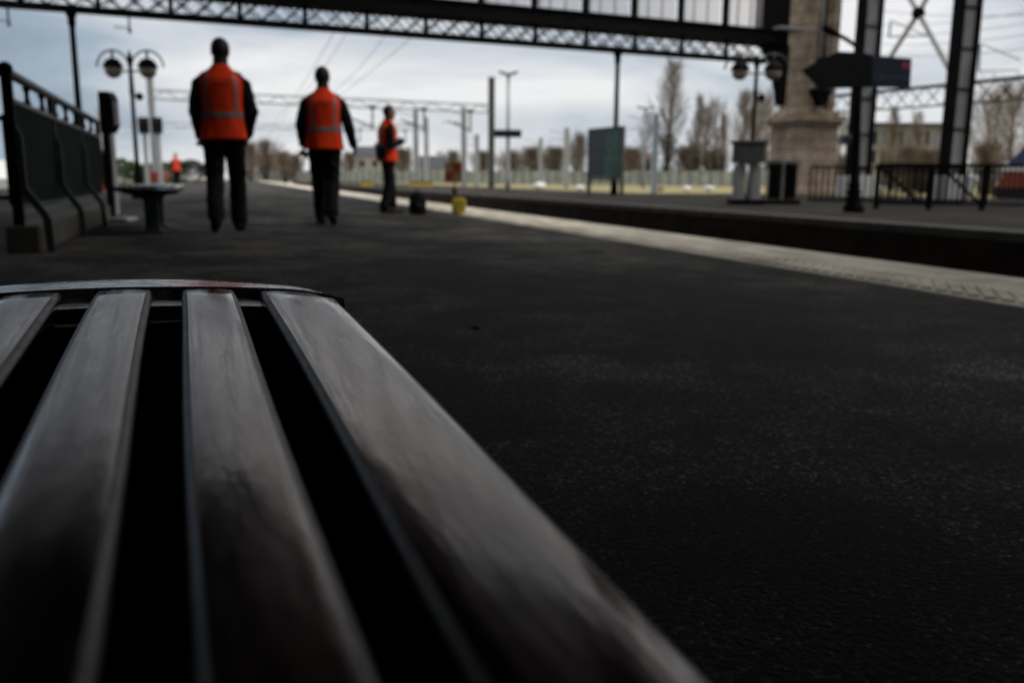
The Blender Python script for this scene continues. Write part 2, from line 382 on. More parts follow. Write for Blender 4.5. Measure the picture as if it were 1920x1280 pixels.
# ------------------------------------------------------------------ benches
def make_bench(label, loc, rz, tilt, seat_z, y0, y1, ped):
    t = thing('slatted_bench', label, 'bench', loc, rz, 'slatted platform benches')
    uc, hw = -0.022, 0.271
    tt = math.tan(R(tilt))
    def crown(u): return -0.0127 * ((u) / 0.249) ** 2
    def Z(u, y): return seat_z + crown(u - 0.0) + (y - 0.96) * tt
    spans = [(-0.293, -0.214), (-0.182, -0.126), (-0.097, -0.038), (-0.006, 0.053), (0.082, 0.141), (0.170, 0.254)]
    for i, (a, c) in enumerate(spans):
        b = MB(); ny = 40; th = 0.024; ch = 0.006
        outer = i in (0, 5)
        ring_pts = []
        for j in range(ny + 1):
            y = y0 + (y1 - y0) * j / ny
            if j in (0, ny): y += 0
            wob = 0.0012 * math.sin(y * 7 + i * 2)
            rr = []
            prof = [(a, -th), (a, -ch), (a + ch * 0.35, -ch * 0.3), (a + ch, 0)]
            for k in range(1, 6): prof.append((a + ch + (c - a - 2 * ch) * k / 6, 0.0009 * math.sin(k * math.pi / 6)))
            prof += [(c - ch, 0), (c - ch * 0.35, -ch * 0.3), (c, -ch), (c, -th)]
            for (u, dz) in prof:
                yy = y
                # far and near corners of the slats are eased; the outermost slats are clipped at the corner
                if outer and j == ny:
                    k = (u - a) / (c - a) if i == 5 else (c - u) / (c - a)
                    yy = y - 0.05 * max(0, (k - 0.55) / 0.45) ** 1.6
                if j == ny and dz > -ch: pass
                rr.append(b.b.verts.new((u + wob, yy, Z(u, yy) + dz + (0.0 if j not in (0, ny) else -0.002))))
            ring_pts.append(rr)
        for p, q in zip(ring_pts, ring_pts[1:]):
            for k in range(len(p) - 1):
                f = b.b.faces.new((p[k], p[k + 1], q[k + 1], q[k])); f.smooth = True
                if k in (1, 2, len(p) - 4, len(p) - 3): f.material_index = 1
            b.b.faces.new((p[-1], p[0], q[0], q[-1]))
        b.b.faces.new(ring_pts[0][::-1]); b.b.faces.new(ring_pts[-1])
        b.build('slat', wood, t).data.materials.append(worn_highlight)
    # worn metal end frames: a raised bowed rim and a lower ledge carrying the slat ends
    for (ye, sg) in ((y1, 1), (y0, -1)):
        b = MB(); n = 40; secs = []
        for k in range(n + 1):
            u = -0.297 + 0.557 * k / n
            f = (u - uc) / 0.276
            bow = 0.088 * (1 - abs(f) ** 2.4)
            yi = ye + sg * 0.003 - (sg * 0.05 * max(0, (abs(f) - 0.84) / 0.16) ** 1.6)
            yo = yi + sg * (0.012 + bow)
            zi = Z(u, yi) - 0.001
            secs.append([b.b.verts.new(v) for v in ((u, yi, zi - 0.03), (u, yi, zi - 0.003), (u, yi + sg * 0.004, zi + 0.001), (u, (yi + yo) / 2, zi + 0.0025), (u, yo - sg * 0.006, zi), (u, yo, zi - 0.006), (u, yo, zi - 0.034))])
        for p, q in zip(secs, secs[1:]):
            for k in range(len(p)):
                f = b.b.faces.new((p[k], p[(k + 1) % len(p)], q[(k + 1) % len(p)], q[k])); f.smooth = False
        b.b.faces.new(secs[0][::-1]); b.b.faces.new(secs[-1])
        b.build('end_rim', rimm, t)
        b = MB(); secs = []
        for k in range(13):
            u = -0.285 + 0.53 * k / 12
            ya, yb = ye - sg * 0.055, ye + sg * 0.0025
            secs.append([b.b.verts.new(v) for v in ((u, ya, Z(u, ya) - 0.028), (u, ya, Z(u, ya) - 0.0115), (u, yb, Z(u, yb) - 0.0105), (u, yb, Z(u, yb) - 0.028))])
        for p, q in zip(secs, secs[1:]):
            for k in range(4): b.b.faces.new((p[k], p[(k + 1) % 4], q[(k + 1) % 4], q[k]))
        b.b.faces.new(secs[0][::-1]); b.b.faces.new(secs[-1])
        b.build('slat_ledge', mat('ledge_paint', (0.70, 0.72, 0.72), 0.25, c2=(0.12, 0.12, 0.12), metal=0.3, scale=45, ramp=(0.36, 0.5)), t)
    b = MB(); secs = []
    for k in range(25):
        y = y0 + 0.03 + (y1 - y0 - 0.06) * k / 24
        secs.append([b.b.verts.new((u, y, seat_z + (y - 0.96) * tt - dz)) for u, dz in ((-0.27, 0.062), (-0.27, 0.058), (0.222, 0.058), (0.222, 0.062))])
    for p, q in zip(secs, secs[1:]):
        for k in range(4): b.b.faces.new((p[k], p[(k + 1) % 4], q[(k + 1) % 4], q[k]))
    b.b.faces.new(secs[0][::-1]); b.b.faces.new(secs[-1])
    for yw in (y1 - 0.05, y0 + 0.05): b.box((-0.024, yw, seat_z + (yw - 0.96) * tt - 0.046), (0.49, 0.006, 0.028))
    b.build('dark_gap_sheet', barsm, t)  # matte black sheet added below the slats to blacken the gaps
    for yp in ped:
        zt = seat_z + (yp - 0.96) * tt - 0.05
        b = MB()
        prof = [(0.24, 0.04, zt - 0.016), (0.22, 0.045, zt - 0.03), (0.10, 0.055, zt - 0.05), (0.062, 0.06, zt - 0.09), (0.058, 0.06, 0.03), (0.10, 0.10, 0.025), (0.10, 0.10, 0.0)]
        rg = [[b.b.verts.new((uc + sx * hx, yp + sy * hy, z)) for sx, sy in ((-1, -1), (1, -1), (1, 1), (-1, 1))] for hx, hy, z in prof]
        for p, q in zip(rg, rg[1:]):
            for k in range(4): b.b.faces.new((p[k], q[k], q[(k + 1) % 4], p[(k + 1) % 4]))
        b.b.faces.new(rg[0]); b.b.faces.new(rg[-1][::-1])
        b.build('pedestal', iron2, t)
    return t
bdir = ray(330, 258)
bh = math.degrees(math.atan2(bdir.x, bdir.y)); bt = math.degrees(math.atan2(bdir.z, math.hypot(bdir.x, bdir.y)))
# far end of the seat: the crown's top line lies here
pc = atd(190, 541, 0.97)
bx = Vector((math.sin(R(bh)), math.cos(R(bh)), 0)); bxr = Vector((math.cos(R(bh)), -math.sin(R(bh)), 0))
root = pc - bx * 0.96; root.z = 0
print('bench', bh, bt, pc)
make_bench('dark varnished slatted bench with worn pale metal end, filling the lower left close up', root, HEAD(bh), bt, pc.z, -0.95, 0.96, (-0.62, 0.42))
p2 = at(291, 438)
make_bench('small dark slatted bench on one pedestal, seen end on near the ticket validator', (p2.x, p2.y, 0), HEAD(-2), 0, 0.43, -0.3, 1.5, (0.1, 1.1))

# unseen canopy added to darken bench and near ground: roof, panels left and behind
t = thing('shade_canopy', 'dark boarded canopy added unseen to shade the near bench and ground', 'light blocker', (0, 0, 0))
MB().box((0.4, 1.5, 2.45), (5.2, 6.2, 0.10), bev=0.02).build('roof', roofm, t)
MB().box((-2.1, 0.9, 1.25), (0.05, 4.9, 2.3)).build('side_panel', roofm, t)
MB().box((0.0, -1.5, 1.25), (4.15, 0.05, 2.3)).build('back_panel', roofm, t)
for x, y in ((-2.14, -1.52), (-2.14, 1.2), (-2.14, 3.4), (2.1, -1.52)): MB().box((x, y, 1.2), (0.09, 0.09, 2.4), bev=0.01).build('post', iron, t)
# ------------------------------------------------------------------ people
def ell(b_, c, r):
    q = bmesh.ops.create_icosphere(b_, subdivisions=3, radius=1.0)
    bmesh.ops.transform(b_, matrix=Matrix.Translation(Vector(c)) @ Matrix.Diagonal((*r, 1)), verts=q['verts'])
def person(label, loc, rz, height, pose, skinm, hair_mat, vest=True, group='railway workers on the platform', vdetail=True, voxel=0.009):
    """pose: joints per side (L, R): hip, knee, ankle, toe, shoulder, elbow, wrist, hand direction; head turn"""
    t = thing('person', label, 'person', loc, rz, group)
    sc = height / 1.80; t.scale = (sc, sc, sc)
    bb = bmesh.new(); P = []                  # P: (centre, radius vector, tag)
    def E(c, r, tg): ell(bb, c, r); P.append((Vector(c), Vector(r), tg))
    def chain(p, q, ra, rb, tg, n=9, fl=(1, 1, 1)):
        p, q = Vector(p), Vector(q)
        for i in range(n + 1):
            f = i / n; r = ra + (rb - ra) * f
            E(p.lerp(q, f), (r * fl[0], r * fl[1], r * fl[2]), tg)
    lean = pose.get('lean', 0.0)
    def TL(z): return Vector((0, (z - 0.95) * lean, z))
    # trunk
    for z, rx, ry, rz_, tg in ((0.93, 0.165, 0.115, 0.10, 'trousers'), (1.02, 0.165, 0.115, 0.10, 'jacket'), (1.12, 0.158, 0.115, 0.10, 'jacket'), (1.22, 0.165, 0.122, 0.10, 'jacket'), (1.32, 0.178, 0.128, 0.11, 'jacket'), (1.40, 0.172, 0.12, 0.10, 'jacket')):
        E(TL(z), (rx, ry, rz_), tg)
    for s, k in ((-1, 'L'), (1, 'R')):
        J = pose[k]
        sh = Vector(J['shoulder'])
        chain(TL(1.42) + Vector((s * 0.09, 0, 0.0)), sh, 0.078, 0.062, 'jacket', 6)
        chain(TL(1.485), TL(1.43) + Vector((s * 0.13, 0, 0)), 0.06, 0.055, 'jacket', 6)
        chain(sh, J['elbow'], 0.064, 0.054, 'jacket'); chain(J['elbow'], J['wrist'], 0.054, 0.042, 'jacket')
        w = Vector(J['wrist']); d = Vector(J['hand']).normalized(); pn = Vector(J.get('palm', (-s, 0, 0))).normalized()
        side = d.cross(pn).normalized()
        if side.y < 0: side = -side           # thumb side forward
        chain(w, w + d * 0.03, 0.030, 0.030, 'skin', 3)
        pc_ = w + d * 0.065
        for i in range(5): E(w + d * (0.03 + 0.014 * i), tuple(0.016 + 0.020 * abs(side[a]) for a in range(3)), 'skin')
        curl = J.get('curl', 0.6)
        for fi, (off, ln) in enumerate(((0.030, 0.070), (0.010, 0.080), (-0.011, 0.074), (-0.031, 0.058))):
            a0 = w + d * 0.095 + side * off; pnt = a0; ang = 0.15
            for seg, fr in enumerate((0.45, 0.32, 0.23)):
                ang += curl * (0.55 + 0.15 * seg) + 0.05 * fi * curl
                dd = d * math.cos(ang) + pn * math.sin(ang)
                nxt = pnt + dd * ln * fr
                chain(pnt, nxt, 0.0098 - 0.0009 * seg, 0.0092 - 0.0009 * seg, 'skin', 4); pnt = nxt
        tb = w + d * 0.035 + side * 0.028
        td = (d * 0.7 + side * 0.6 + pn * 0.35).normalized(); tm = tb + td * 0.035
        chain(tb, tm, 0.013, 0.0115, 'skin', 4); chain(tm, tm + (d * 0.85 + pn * 0.4 * (1 + curl)).normalized() * 0.032, 0.0112, 0.009, 'skin', 4)
        hip = Vector((s * 0.092, 0, 0.92)) if 'hip' not in J else Vector(J['hip'])
        chain(hip, J['knee'], 0.103, 0.080, 'trousers', 12); chain(J['knee'], Vector(J['ankle']), 0.079, 0.070, 'trousers', 12)
        an, to = Vector(J['ankle']), Vector(J['toe'])
        heel = an + (an - to).normalized() * 0.03
        chain(Vector((heel.x, heel.y, an.z - 0.057)), to, 0.050, 0.043, 'shoe', 9, (1.0, 1, 0.9)); chain(an + Vector((0, 0, 0.02)), an - Vector((0, 0, 0.045)), 0.05, 0.046, 'shoe', 3)
    # neck and head, turned by pose['turn'] (towards +x for positive)
    hc = TL(1.675) + Vector(pose.get('headshift', (0, 0.02, 0)))
    chain(TL(1.47), hc - Vector((0, 0.012, 0.07)), 0.077, 0.068, 'skin', 6)
    a = pose.get('turn', 0.0); ca, sa = math.cos(a), math.sin(a)
    def hd(x, y, z): return hc + Vector((x * ca + y * sa, -x * sa + y * ca, z))
    E(hd(0, -0.012, 0.022), (0.082, 0.093, 0.10), 'hairhead'); E(hd(0, 0.012, -0.025), (0.066, 0.078, 0.10), 'skin'); E(hd(0, 0.03, -0.075), (0.050, 0.055, 0.048), 'skin')
    chain(hd(0, 0.088, 0.012), hd(0, 0.112, -0.030), 0.010, 0.015, 'skin', 4)      # nose
    E(hd(0, 0.080, -0.064), (0.026, 0.014, 0.008), 'lip'); E(hd(0, 0.079, -0.077), (0.022, 0.014, 0.008), 'lip'); E(hd(0, 0.074, -0.108), (0.022, 0.02, 0.018), 'skin')
    for s in (-1, 1):
        E(hd(s * 0.078, -0.008, -0.012), (0.013, 0.020, 0.032), 'skin'); E(hd(s * 0.031, 0.078, 0.012), (0.013, 0.010, 0.009), 'eye'); E(hd(s * 0.031, 0.080, 0.030), (0.020, 0.010, 0.007), 'skin')
    me = bpy.data.meshes.new('body'); bb.to_mesh(me); bb.free()
    tmp = bpy.data.objects.new('tmp', me); col.objects.link(tmp)
    md = tmp.modifiers.new('r', 'REMESH'); md.mode = 'VOXEL'; md.voxel_size = voxel
    ms = tmp.modifiers.new('s', 'SMOOTH'); ms.factor = 0.5; ms.iterations = 6
    dg = bpy.context.evaluated_depsgraph_get()
    body_me = bpy.data.meshes.new_from_object(tmp.evaluated_get(dg))
    bpy.data.objects.remove(tmp)
    # which region each face belongs to
    nf = len(body_me.polygons); cen = np.empty(nf * 3); body_me.polygons.foreach_get('center', cen); cen = cen.reshape(-1, 3)
    best = np.full(nf, 1e9); tgi = np.zeros(nf, int); names = ['skin', 'trousers', 'jacket', 'shoe', 'hairhead', 'eye', 'lip']
    for c, r, tg in P:
        dd = np.sqrt((((cen - np.array(c)) / np.array(r)) ** 2).sum(1)) - 1
        dd = dd * min(r)
        w_ = dd < best; best[w_] = dd[w_]; tgi[w_] = names.index(tg)
    # hairline: back and top of the head only
    loc_h = (cen - np.array(hc)); fy = loc_h[:, 0] * sa + loc_h[:, 1] * ca
    headz = (cen[:, 2] > hc.z - 0.13) & (np.linalg.norm(loc_h[:, :2], axis=1) < 0.14)
    hair_on = headz & ((loc_h[:, 2] - 0.02 - fy * 0.75 > 0) | ((fy < -0.045) & (loc_h[:, 2] > -0.075))) & (fy < 0.075) & ((tgi == 0) | (tgi == 4))
    tgi[tgi == 4] = 0; tgi[hair_on] = 4
    body_me.name = 'body'
    body_me.materials.clear()
    for mm in (skinm, hairm, mat('lip', (0.12, 0.05, 0.04), 0.5), blackcloth): body_me.materials.append(mm)
    idx = np.zeros(nf, int); idx[tgi == 5] = 1; idx[tgi == 6] = 2; idx[(tgi == 1) | (tgi == 2) | (tgi == 3)] = 3
    body_me.polygons.foreach_set('material_index', idx.astype(np.int32)); body_me.polygons.foreach_set('use_smooth', np.ones(nf, bool))
    bo = bpy.data.objects.new('body', body_me); col.objects.link(bo); bo.parent = t
    def shell(name, sel, off, m_):
        b2 = bmesh.new(); b2.from_mesh(body_me); b2.faces.ensure_lookup_table(); b2.normal_update()
        mv = [(v, v.normal * off) for v in b2.verts]
        for v, d_ in mv:
            c_ = v.co; fo = 0.0
            if name in ('jacket', 'trousers'):
                fo = 0.011 * mnoise.noise(Vector((c_.x * 9, c_.y * 9, c_.z * 15 + c_.x * 14))) + 0.006 * mnoise.noise(Vector((c_.x * 22, c_.y * 22, c_.z * 26)))
                if name == 'trousers': fo += 0.010 * max(0, 1 - abs(c_.z - 0.13) / 0.10) * (0.6 + 0.4 * math.sin(c_.z * 120 + c_.x * 40))
            v.co += d_ + d_.normalized() * max(fo, -0.003)
        bmesh.ops.delete(b2, geom=[b2.faces[i] for i in np.nonzero(~sel)[0]], context='FACES')
        me2 = bpy.data.meshes.new(name); b2.to_mesh(me2); b2.free(); me2.materials.clear(); me2.materials.append(m_)
        me2.polygons.foreach_set('material_index', np.zeros(len(me2.polygons), np.int32))
        o2 = bpy.data.objects.new(name, me2); col.objects.link(o2); o2.parent = t; return o2
    shell('jacket', tgi == 2, 0.010, blackcloth); shell('trousers', tgi == 1, 0.006, navycloth)
    xm = cen[:, 0]; lx = np.array([pose['L']['ankle'][0:2], pose['R']['ankle'][0:2]])
    dL = np.linalg.norm(cen[:, :2] - lx[0], axis=1); dR = np.linalg.norm(cen[:, :2] - lx[1], axis=1)
    shell('shoe', (tgi == 3) & (dL <= dR), 0.004, leather); shell('shoe', (tgi == 3) & (dL > dR), 0.004, leather)
    if hair_mat: shell('hair', tgi == 4, 0.006, hair_mat)
    if vest:
        rings = [(0.865, 0.222, 0.172), (0.95, 0.212, 0.165), (1.05, 0.204, 0.158), (1.15, 0.200, 0.155), (1.25, 0.202, 0.157), (1.34, 0.206, 0.158), (1.39, 0.204, 0.150), (1.43, 0.192, 0.138), (1.465, 0.162, 0.118), (1.495, 0.125, 0.102), (1.525, 0.095, 0.09), (1.55, 0.078, 0.08)]
        zs = [r[0] for r in rings]
        rnd = random.Random(len(label)); ph = [rnd.uniform(0, 6.28) for _ in range(6)]
        hl = pose.get('hem', 0.0)
        def S(th, z, off=0.0):
            rx = np.interp(z, zs, [r[1] for r in rings]) + off; ry = np.interp(z, zs, [r[2] for r in rings]) + off
            low = max(0, (1.15 - z) / 0.3)
            fold = 1 + 0.022 * low * math.sin(7 * th + ph[0]) + 0.014 * math.sin(4 * th + 9 * z + ph[1]) * (0.3 + low) + 0.006 * math.sin(11 * th + 14 * z + ph[2])
            cx, sx_ = math.cos(th), math.sin(th); pw = 0.85
            p_ = Vector((rx * fold * math.copysign(abs(cx) ** pw, cx), ry * fold * math.copysign(abs(sx_) ** pw, sx_), z)) + Vector((0, TL(z).y, 0))
            p_.z += hl * low * cx
            return p_
        def patch(ths, zz, off, closed):
            b3 = MB(); g = [[b3.b.verts.new(S(th, z, off)) for th in ths] for z in zz]
            for p_, q_ in zip(g, g[1:]):
                for k_ in range(len(ths) - (0 if closed else 1)):
                    f = b3.b.faces.new((p_[k_], p_[(k_ + 1) % len(ths)], q_[(k_ + 1) % len(ths)], q_[k_])); f.smooth = True
            return b3
        full = [2 * math.pi * k_ / 72 for k_ in range(72)]
        vo = patch(full, [0.865 + (1.55 - 0.865) * k_ / 40 for k_ in range(41)], 0, True).build('safety_vest', vestm, t)
        sm = vo.modifiers.new('thickness', 'SOLIDIFY'); sm.thickness = 0.006; sm.offset = -1
        patch(full, [1.065, 1.08, 1.095, 1.115], 0.0035, True).build('reflective_band', bandm, vo)
        for tc_ in (math.pi * 1.5 - 0.62, math.pi * 1.5 + 0.62, math.pi * 0.5 - 0.62, math.pi * 0.5 + 0.62):
            patch([tc_ - 0.085 + 0.17 * k_ / 6 for k_ in range(7)], [1.12 + 0.325 * k_ / 14 for k_ in range(15)], 0.0035, False).build('reflective_band', bandm, vo)
        if vdetail:
            cu = bpy.data.curves.new('txt', 'FONT'); cu.body = 'SNCF'; cu.size = 0.062; cu.align_x = 'CENTER'; cu.space_character = 1.1
            to_ = bpy.data.objects.new('tmp', cu); col.objects.link(to_)
            dg = bpy.context.evaluated_depsgraph_get(); tm_ = bpy.data.meshes.new_from_object(to_.evaluated_get(dg)); bpy.data.objects.remove(to_)
            b4 = bmesh.new(); b4.from_mesh(tm_); bmesh.ops.subdivide_edges(b4, edges=b4.edges, cuts=1)
            for v in b4.verts:
                x_, z_ = v.co.x, v.co.y + 1.345
                lo, hi = math.pi, 2 * math.pi          # back of the vest: find theta with that x
                for _ in range(30):
                    md_ = (lo + hi) / 2
                    if S(md_, z_).x < x_: lo = md_
                    else: hi = md_
                v.co = S(lo, z_, 0.005)
            me4 = bpy.data.meshes.new('lettering'); b4.to_mesh(me4); b4.free(); me4.materials.clear(); me4.materials.append(lettm)
            o4 = bpy.data.objects.new('lettering', me4); col.objects.link(o4); o4.parent = vo
    return t
def walkpose(spread, armL, armR, strideL, strideR, turn=0.0, hem=0.0, lift=0.0):
    p = {'turn': turn, 'hem': hem}
    for k, s, st in (('L', -1, strideL), ('R', 1, strideR)):
        back = st < 0
        an = (s * spread, st, 0.105 + (0.06 if back else 0.0))
        kn = (s * (0.05 + spread * 0.5), st * 0.45 + 0.05, 0.50)
        toe = (s * (spread + 0.03), st + 0.16, 0.045)
        if back: toe = (s * (spread + 0.02), st + 0.15, 0.04)
        p[k] = {'hip': (s * 0.092, 0, 0.92), 'knee': kn, 'ankle': an, 'toe': toe}
    p['L'].update(armL); p['R'].update(armR); return p
# first worker, nearest, walking away
g1 = at(429, 434); d1 = (g1 - CAM).dot(fh); h1 = atd(405, 70, d1).z
pose1 = walkpose(0.102, {'shoulder': (-0.198, 0, 1.365), 'elbow': (-0.245, -0.03, 1.13), 'wrist': (-0.215, 0.05, 0.91), 'hand': (0.15, 0.35, -0.9), 'palm': (1, 0.2, 0), 'curl': 0.8},
                 {'shoulder': (0.198, 0, 1.365), 'elbow': (0.262, -0.03, 1.13), 'wrist': (0.215, 0.04, 0.92), 'hand': (-0.15, 0.35, -0.9), 'palm': (-1, 0.2, 0), 'curl': 0.9}, -0.20, 0.14, turn=-0.35, hem=0.006)
person('tall worker in orange vest walking away, nearest of the three by the bench', (g1.x, g1.y, 0), HEAD(1), h1, pose1, darkskin, hairm)
# second worker
g2 = at(613, 421); d2 = (g2 - CAM).dot(fh); h2 = atd(607, 124, d2).z
pose2 = walkpose(0.058, {'shoulder': (-0.198, 0, 1.365), 'elbow': (-0.262, -0.02, 1.14), 'wrist': (-0.245, 0.08, 0.94), 'hand': (0.1, 0.3, -0.9), 'palm': (1, 0, 0), 'curl': 0.8},
                 {'shoulder': (0.198, 0, 1.365), 'elbow': (0.275, -0.05, 1.15), 'wrist': (0.325, -0.03, 0.93), 'hand': (0.25, 0.05, -0.95), 'palm': (-0.9, 0.4, -0.1), 'curl': 1.1}, 0.19, -0.20, turn=0.25)
person('worker in orange vest striding away with papers, between the tall one and the standing one', (g2.x, g2.y, 0), HEAD(4), h2, pose2, darkskin, hairm)
# third worker, standing side on, arms folded
g3 = at(728, 399); d3 = (g3 - CAM).dot(fh); h3 = atd(735, 197, d3).z
pose3 = {'turn': 0.1, 'lean': 0.02, 'headshift': (0, 0.03, 0),
         'L': {'knee': (-0.10, 0.08, 0.50), 'ankle': (-0.10, 0.10, 0.10), 'toe': (-0.12, 0.27, 0.045), 'shoulder': (-0.195, 0, 1.365), 'elbow': (-0.24, 0.03, 1.14), 'wrist': (-0.03, 0.215, 1.17), 'hand': (0.9, 0.3, 0.1), 'palm': (0, -1, 0), 'curl': 0.5},
         'R': {'knee': (0.10, -0.01, 0.50), 'ankle': (0.10, -0.10, 0.10), 'toe': (0.13, 0.07, 0.045), 'shoulder': (0.195, 0, 1.365), 'elbow': (0.255, 0.0, 1.14), 'wrist': (0.06, 0.24, 1.20), 'hand': (-0.9, 0.2, 0.25), 'palm': (0, -1, 0), 'curl': 0.5}}
person('slim worker in orange vest standing side on with folded arms beside the rucksack', (g3.x, g3.y, 0), HEAD(84), h3, pose3, skin, hairm, vdetail=False)
g4 = ground(332, 44)
h4 = atd(332, 287, 44).z
pose4 = walkpose(0.08, {'shoulder': (-0.198, 0, 1.365), 'elbow': (-0.28, 0, 1.16), 'wrist': (-0.26, 0.06, 0.93), 'hand': (0.1, 0.3, -0.9)}, {'shoulder': (0.198, 0, 1.365), 'elbow': (0.28, 0, 1.16), 'wrist': (0.26, 0.06, 0.93), 'hand': (-0.1, 0.3, -0.9)}, 0.12, -0.12)
person('far worker in orange beyond the small bench, tiny down the platform', (g4.x, g4.y, 0), HEAD(170), h4, pose4, skin, hairm, vdetail=False, voxel=0.012)
# waist bag of the side-on worker
p = atd(714, 284, d3 - 0.12)
t = thing('waist_bag', 'black waist bag slung on the back hip of the side-on worker', 'bag', p, HEAD(84))
MB().box((0, 0, 0), (0.22, 0.12, 0.24), bev=0.04).build('pouch', blackcloth, t)
MB().box((0, -0.01, 0.07), (0.23, 0.13, 0.08), bev=0.03).build('flap', leather, t)
MB().tube([(0, 0.04, 0.1), (0.02, 0.12, 0.35), (0.0, 0.14, 0.52)], 0.012).build('strap', blackcloth, t)
# papers in hands
def paper_sheet(label, px, py, d, w, h, rz, tilt):
    p = atd(px, py, d); b = MB(); n = 8
    g = [[b.b.verts.new((w * (i / n - .5), 0.02 * math.sin(i / n * 3) + 0.01 * math.sin(j), h * (j / n - .5))) for i in range(n + 1)] for j in range(n + 1)]
    for a, c in zip(g, g[1:]):
        for i in range(n): b.b.faces.new((a[i], a[i + 1], c[i + 1], c[i]))
    o = b.build('paper_sheet', paper, None, p); o.rotation_euler = (tilt, 0.3, rz)
    md = o.modifiers.new('thickness', 'SOLIDIFY'); md.thickness = 0.002
    tag(o, label, 'paper', 'papers carried by the workers')
paper_sheet('small folded white paper held at the hip of the tall worker', 380, 266, d1 + 0.02, 0.09, 0.11, 0.5, 0.5)
paper_sheet('white paper held low at the hip of the striding worker', 569, 290, d2 + 0.02, 0.11, 0.07, 0.2, 0.6)

# rucksack
p = at(783, 402); dk = (p - CAM).dot(fh)
t = thing('rucksack', 'black rucksack with a pale tag standing on the platform by the side-on worker', 'rucksack', (p.x, p.y, 0), HEAD(25))
b = MB(); b.lathe([(0.03, 0.0), (0.115, 0.008), (0.125, 0.06), (0.128, 0.15), (0.12, 0.23), (0.095, 0.29), (0.05, 0.32), (0.01, 0.325)], n=24)
for v in b.b.verts: v.co.y *= 0.72; v.co.x *= 1 + 0.06 * math.sin(v.co.z * 40)
b.build('bag', blackcloth, t)
MB().box((0.0, -0.095, 0.11), (0.16, 0.05, 0.15), bev=0.02).build('front_pocket', blackcloth, t)
MB().tube([(-0.03, 0, 0.315), (-0.025, 0, 0.35), (0, 0, 0.362), (0.025, 0, 0.35), (0.03, 0, 0.315)], 0.008).build('handle', blackcloth, t)
MB().box((0.055, -0.123, 0.14), (0.06, 0.006, 0.045)).build('tag', greyplastic, t)
# stop board on its yellow block
p = at(858, 401); ds = (p - CAM).dot(fh)
t = thing('stop_board', 'red and tan square stop board with lamp on yellow block by the platform edge', 'signal', (p.x, p.y, 0), HEAD(15))
MB().box((0.02, 0, 0.11), (0.20, 0.16, 0.22), bev=0.02).box((0.02, 0, 0.23), (0.12, 0.10, 0.02), bev=0.005).build('base_block', yellow, t)
MB().tube([(-0.03, 0, 0.23), (-0.04, 0, 0.46)], 0.014).build('post', rust, t)
MB().sphere((-0.04, -0.02, 0.34), 0.05, (1, 0.7, 1)).build('lamp', darkred, t)
bo = MB().box((-0.06, 0, 0.60), (0.25, 0.02, 0.29), bev=0.006).build('board', tanm, t)
MB().box((0.004, -0.013, 0.675), (0.12, 0.004, 0.138)).box((-0.123, -0.013, 0.526), (0.12, 0.004, 0.138)).build('red_square', redm, bo)

# ------------------------------------------------------------------ stair guard rail on the left
ra_, rb_ = at(42, 474), at(196, 411)
t = thing('stair_guard_rail', 'dark metal guard rail with curved posts and fine vertical bars at left', 'railing', ra_, math.atan2(-(rb_ - ra_).x, (rb_ - ra_).y))
LEN = (rb_ - ra_).length
MB().tube([(-0.9, -0.02, 1.15), (-0.05, -0.02, 1.15), (0, 0.02, 1.15), (0, 0.1, 1.15), (0, LEN, 1.12)], 0.032, 12).build('handrail', iron2, t)
MB().bar((0, 0.03, 0.98), (0, LEN, 0.955), 0.04, 0.03).build('top_rail', iron2, t)
MB().bar((0, 0.03, 0.30), (0, LEN, 0.30), 0.04, 0.03).build('bottom_rail', iron2, t)
for i in range(9):
    y = 0.05 + (LEN - 0.1) * i / 8
    MB().lathe([(0.014, 0.985), (0.03, 1.0), (0.016, 1.03), (0.016, 1.08), (0.03, 1.11), (0.014, 1.122)], (0, y, 0), 10).build('baluster', iron, t)
b = MB()
for i in range(int(LEN / 0.0485) - 1):
    y = 0.06 + i * 0.0485
    b.bar((0, y, 0.31), (0, y, 0.975), 0.017, 0.03)
b.build('bar_infill', mat('painted_bars', (0.013, 0.017, 0.018), 0.8, var=0.3, scale=4, spec=0.08), t)
MB().box((-0.05, LEN / 2, 0.60), (0.008, LEN - 0.05, 0.58)).build('backing_sheet', barsm, t)
for i in range(4):
    y = 0.03 + (LEN - 0.06) / 3 * i
    b = MB(); pts = [(0.0, y, 1.12), (0.0, y, 0.82), (0.03, y, 0.76), (0.035, y, 0.42), (0.16, y, 0.23), (0.17, y, 0.0)]
    for a, q in zip(pts, pts[1:]): b.bar(a, q, 0.024, 0.05, (1, 0, 0))
    b.build('post', iron2, t)
b = MB(); b.bar((0, 0.0, 0), (0, 0, 1.14), 0.06, 0.06); b.sphere((0, 0, 1.17), 0.045, seg=14); b.build('corner_post', iron, t)
b = MB()
for k in range(4):
    x0 = -0.05 - 0.22 * k
    pts = [(x0 - 0.1 + 0.085 * math.cos(a) * (1 - a / 9), -0.02, 0.98 + 0.12 * math.sin(a) * (1 - a / 9)) for a in [i * 0.35 for i in range(20)]]
    b.tube(pts, 0.009, 6)
for k in range(2): b.bar((-0.9, -0.02, 0.86 - 0.5 * k), (0, -0.02, 0.86 - 0.5 * k), 0.03, 0.03)
b.build('scroll_panel', iron, t)
MB().box((0.02, LEN / 2 - 0.05, 0.09), (0.2, LEN, 0.18), bev=0.015).build('concrete_kerb', kerbm, t)

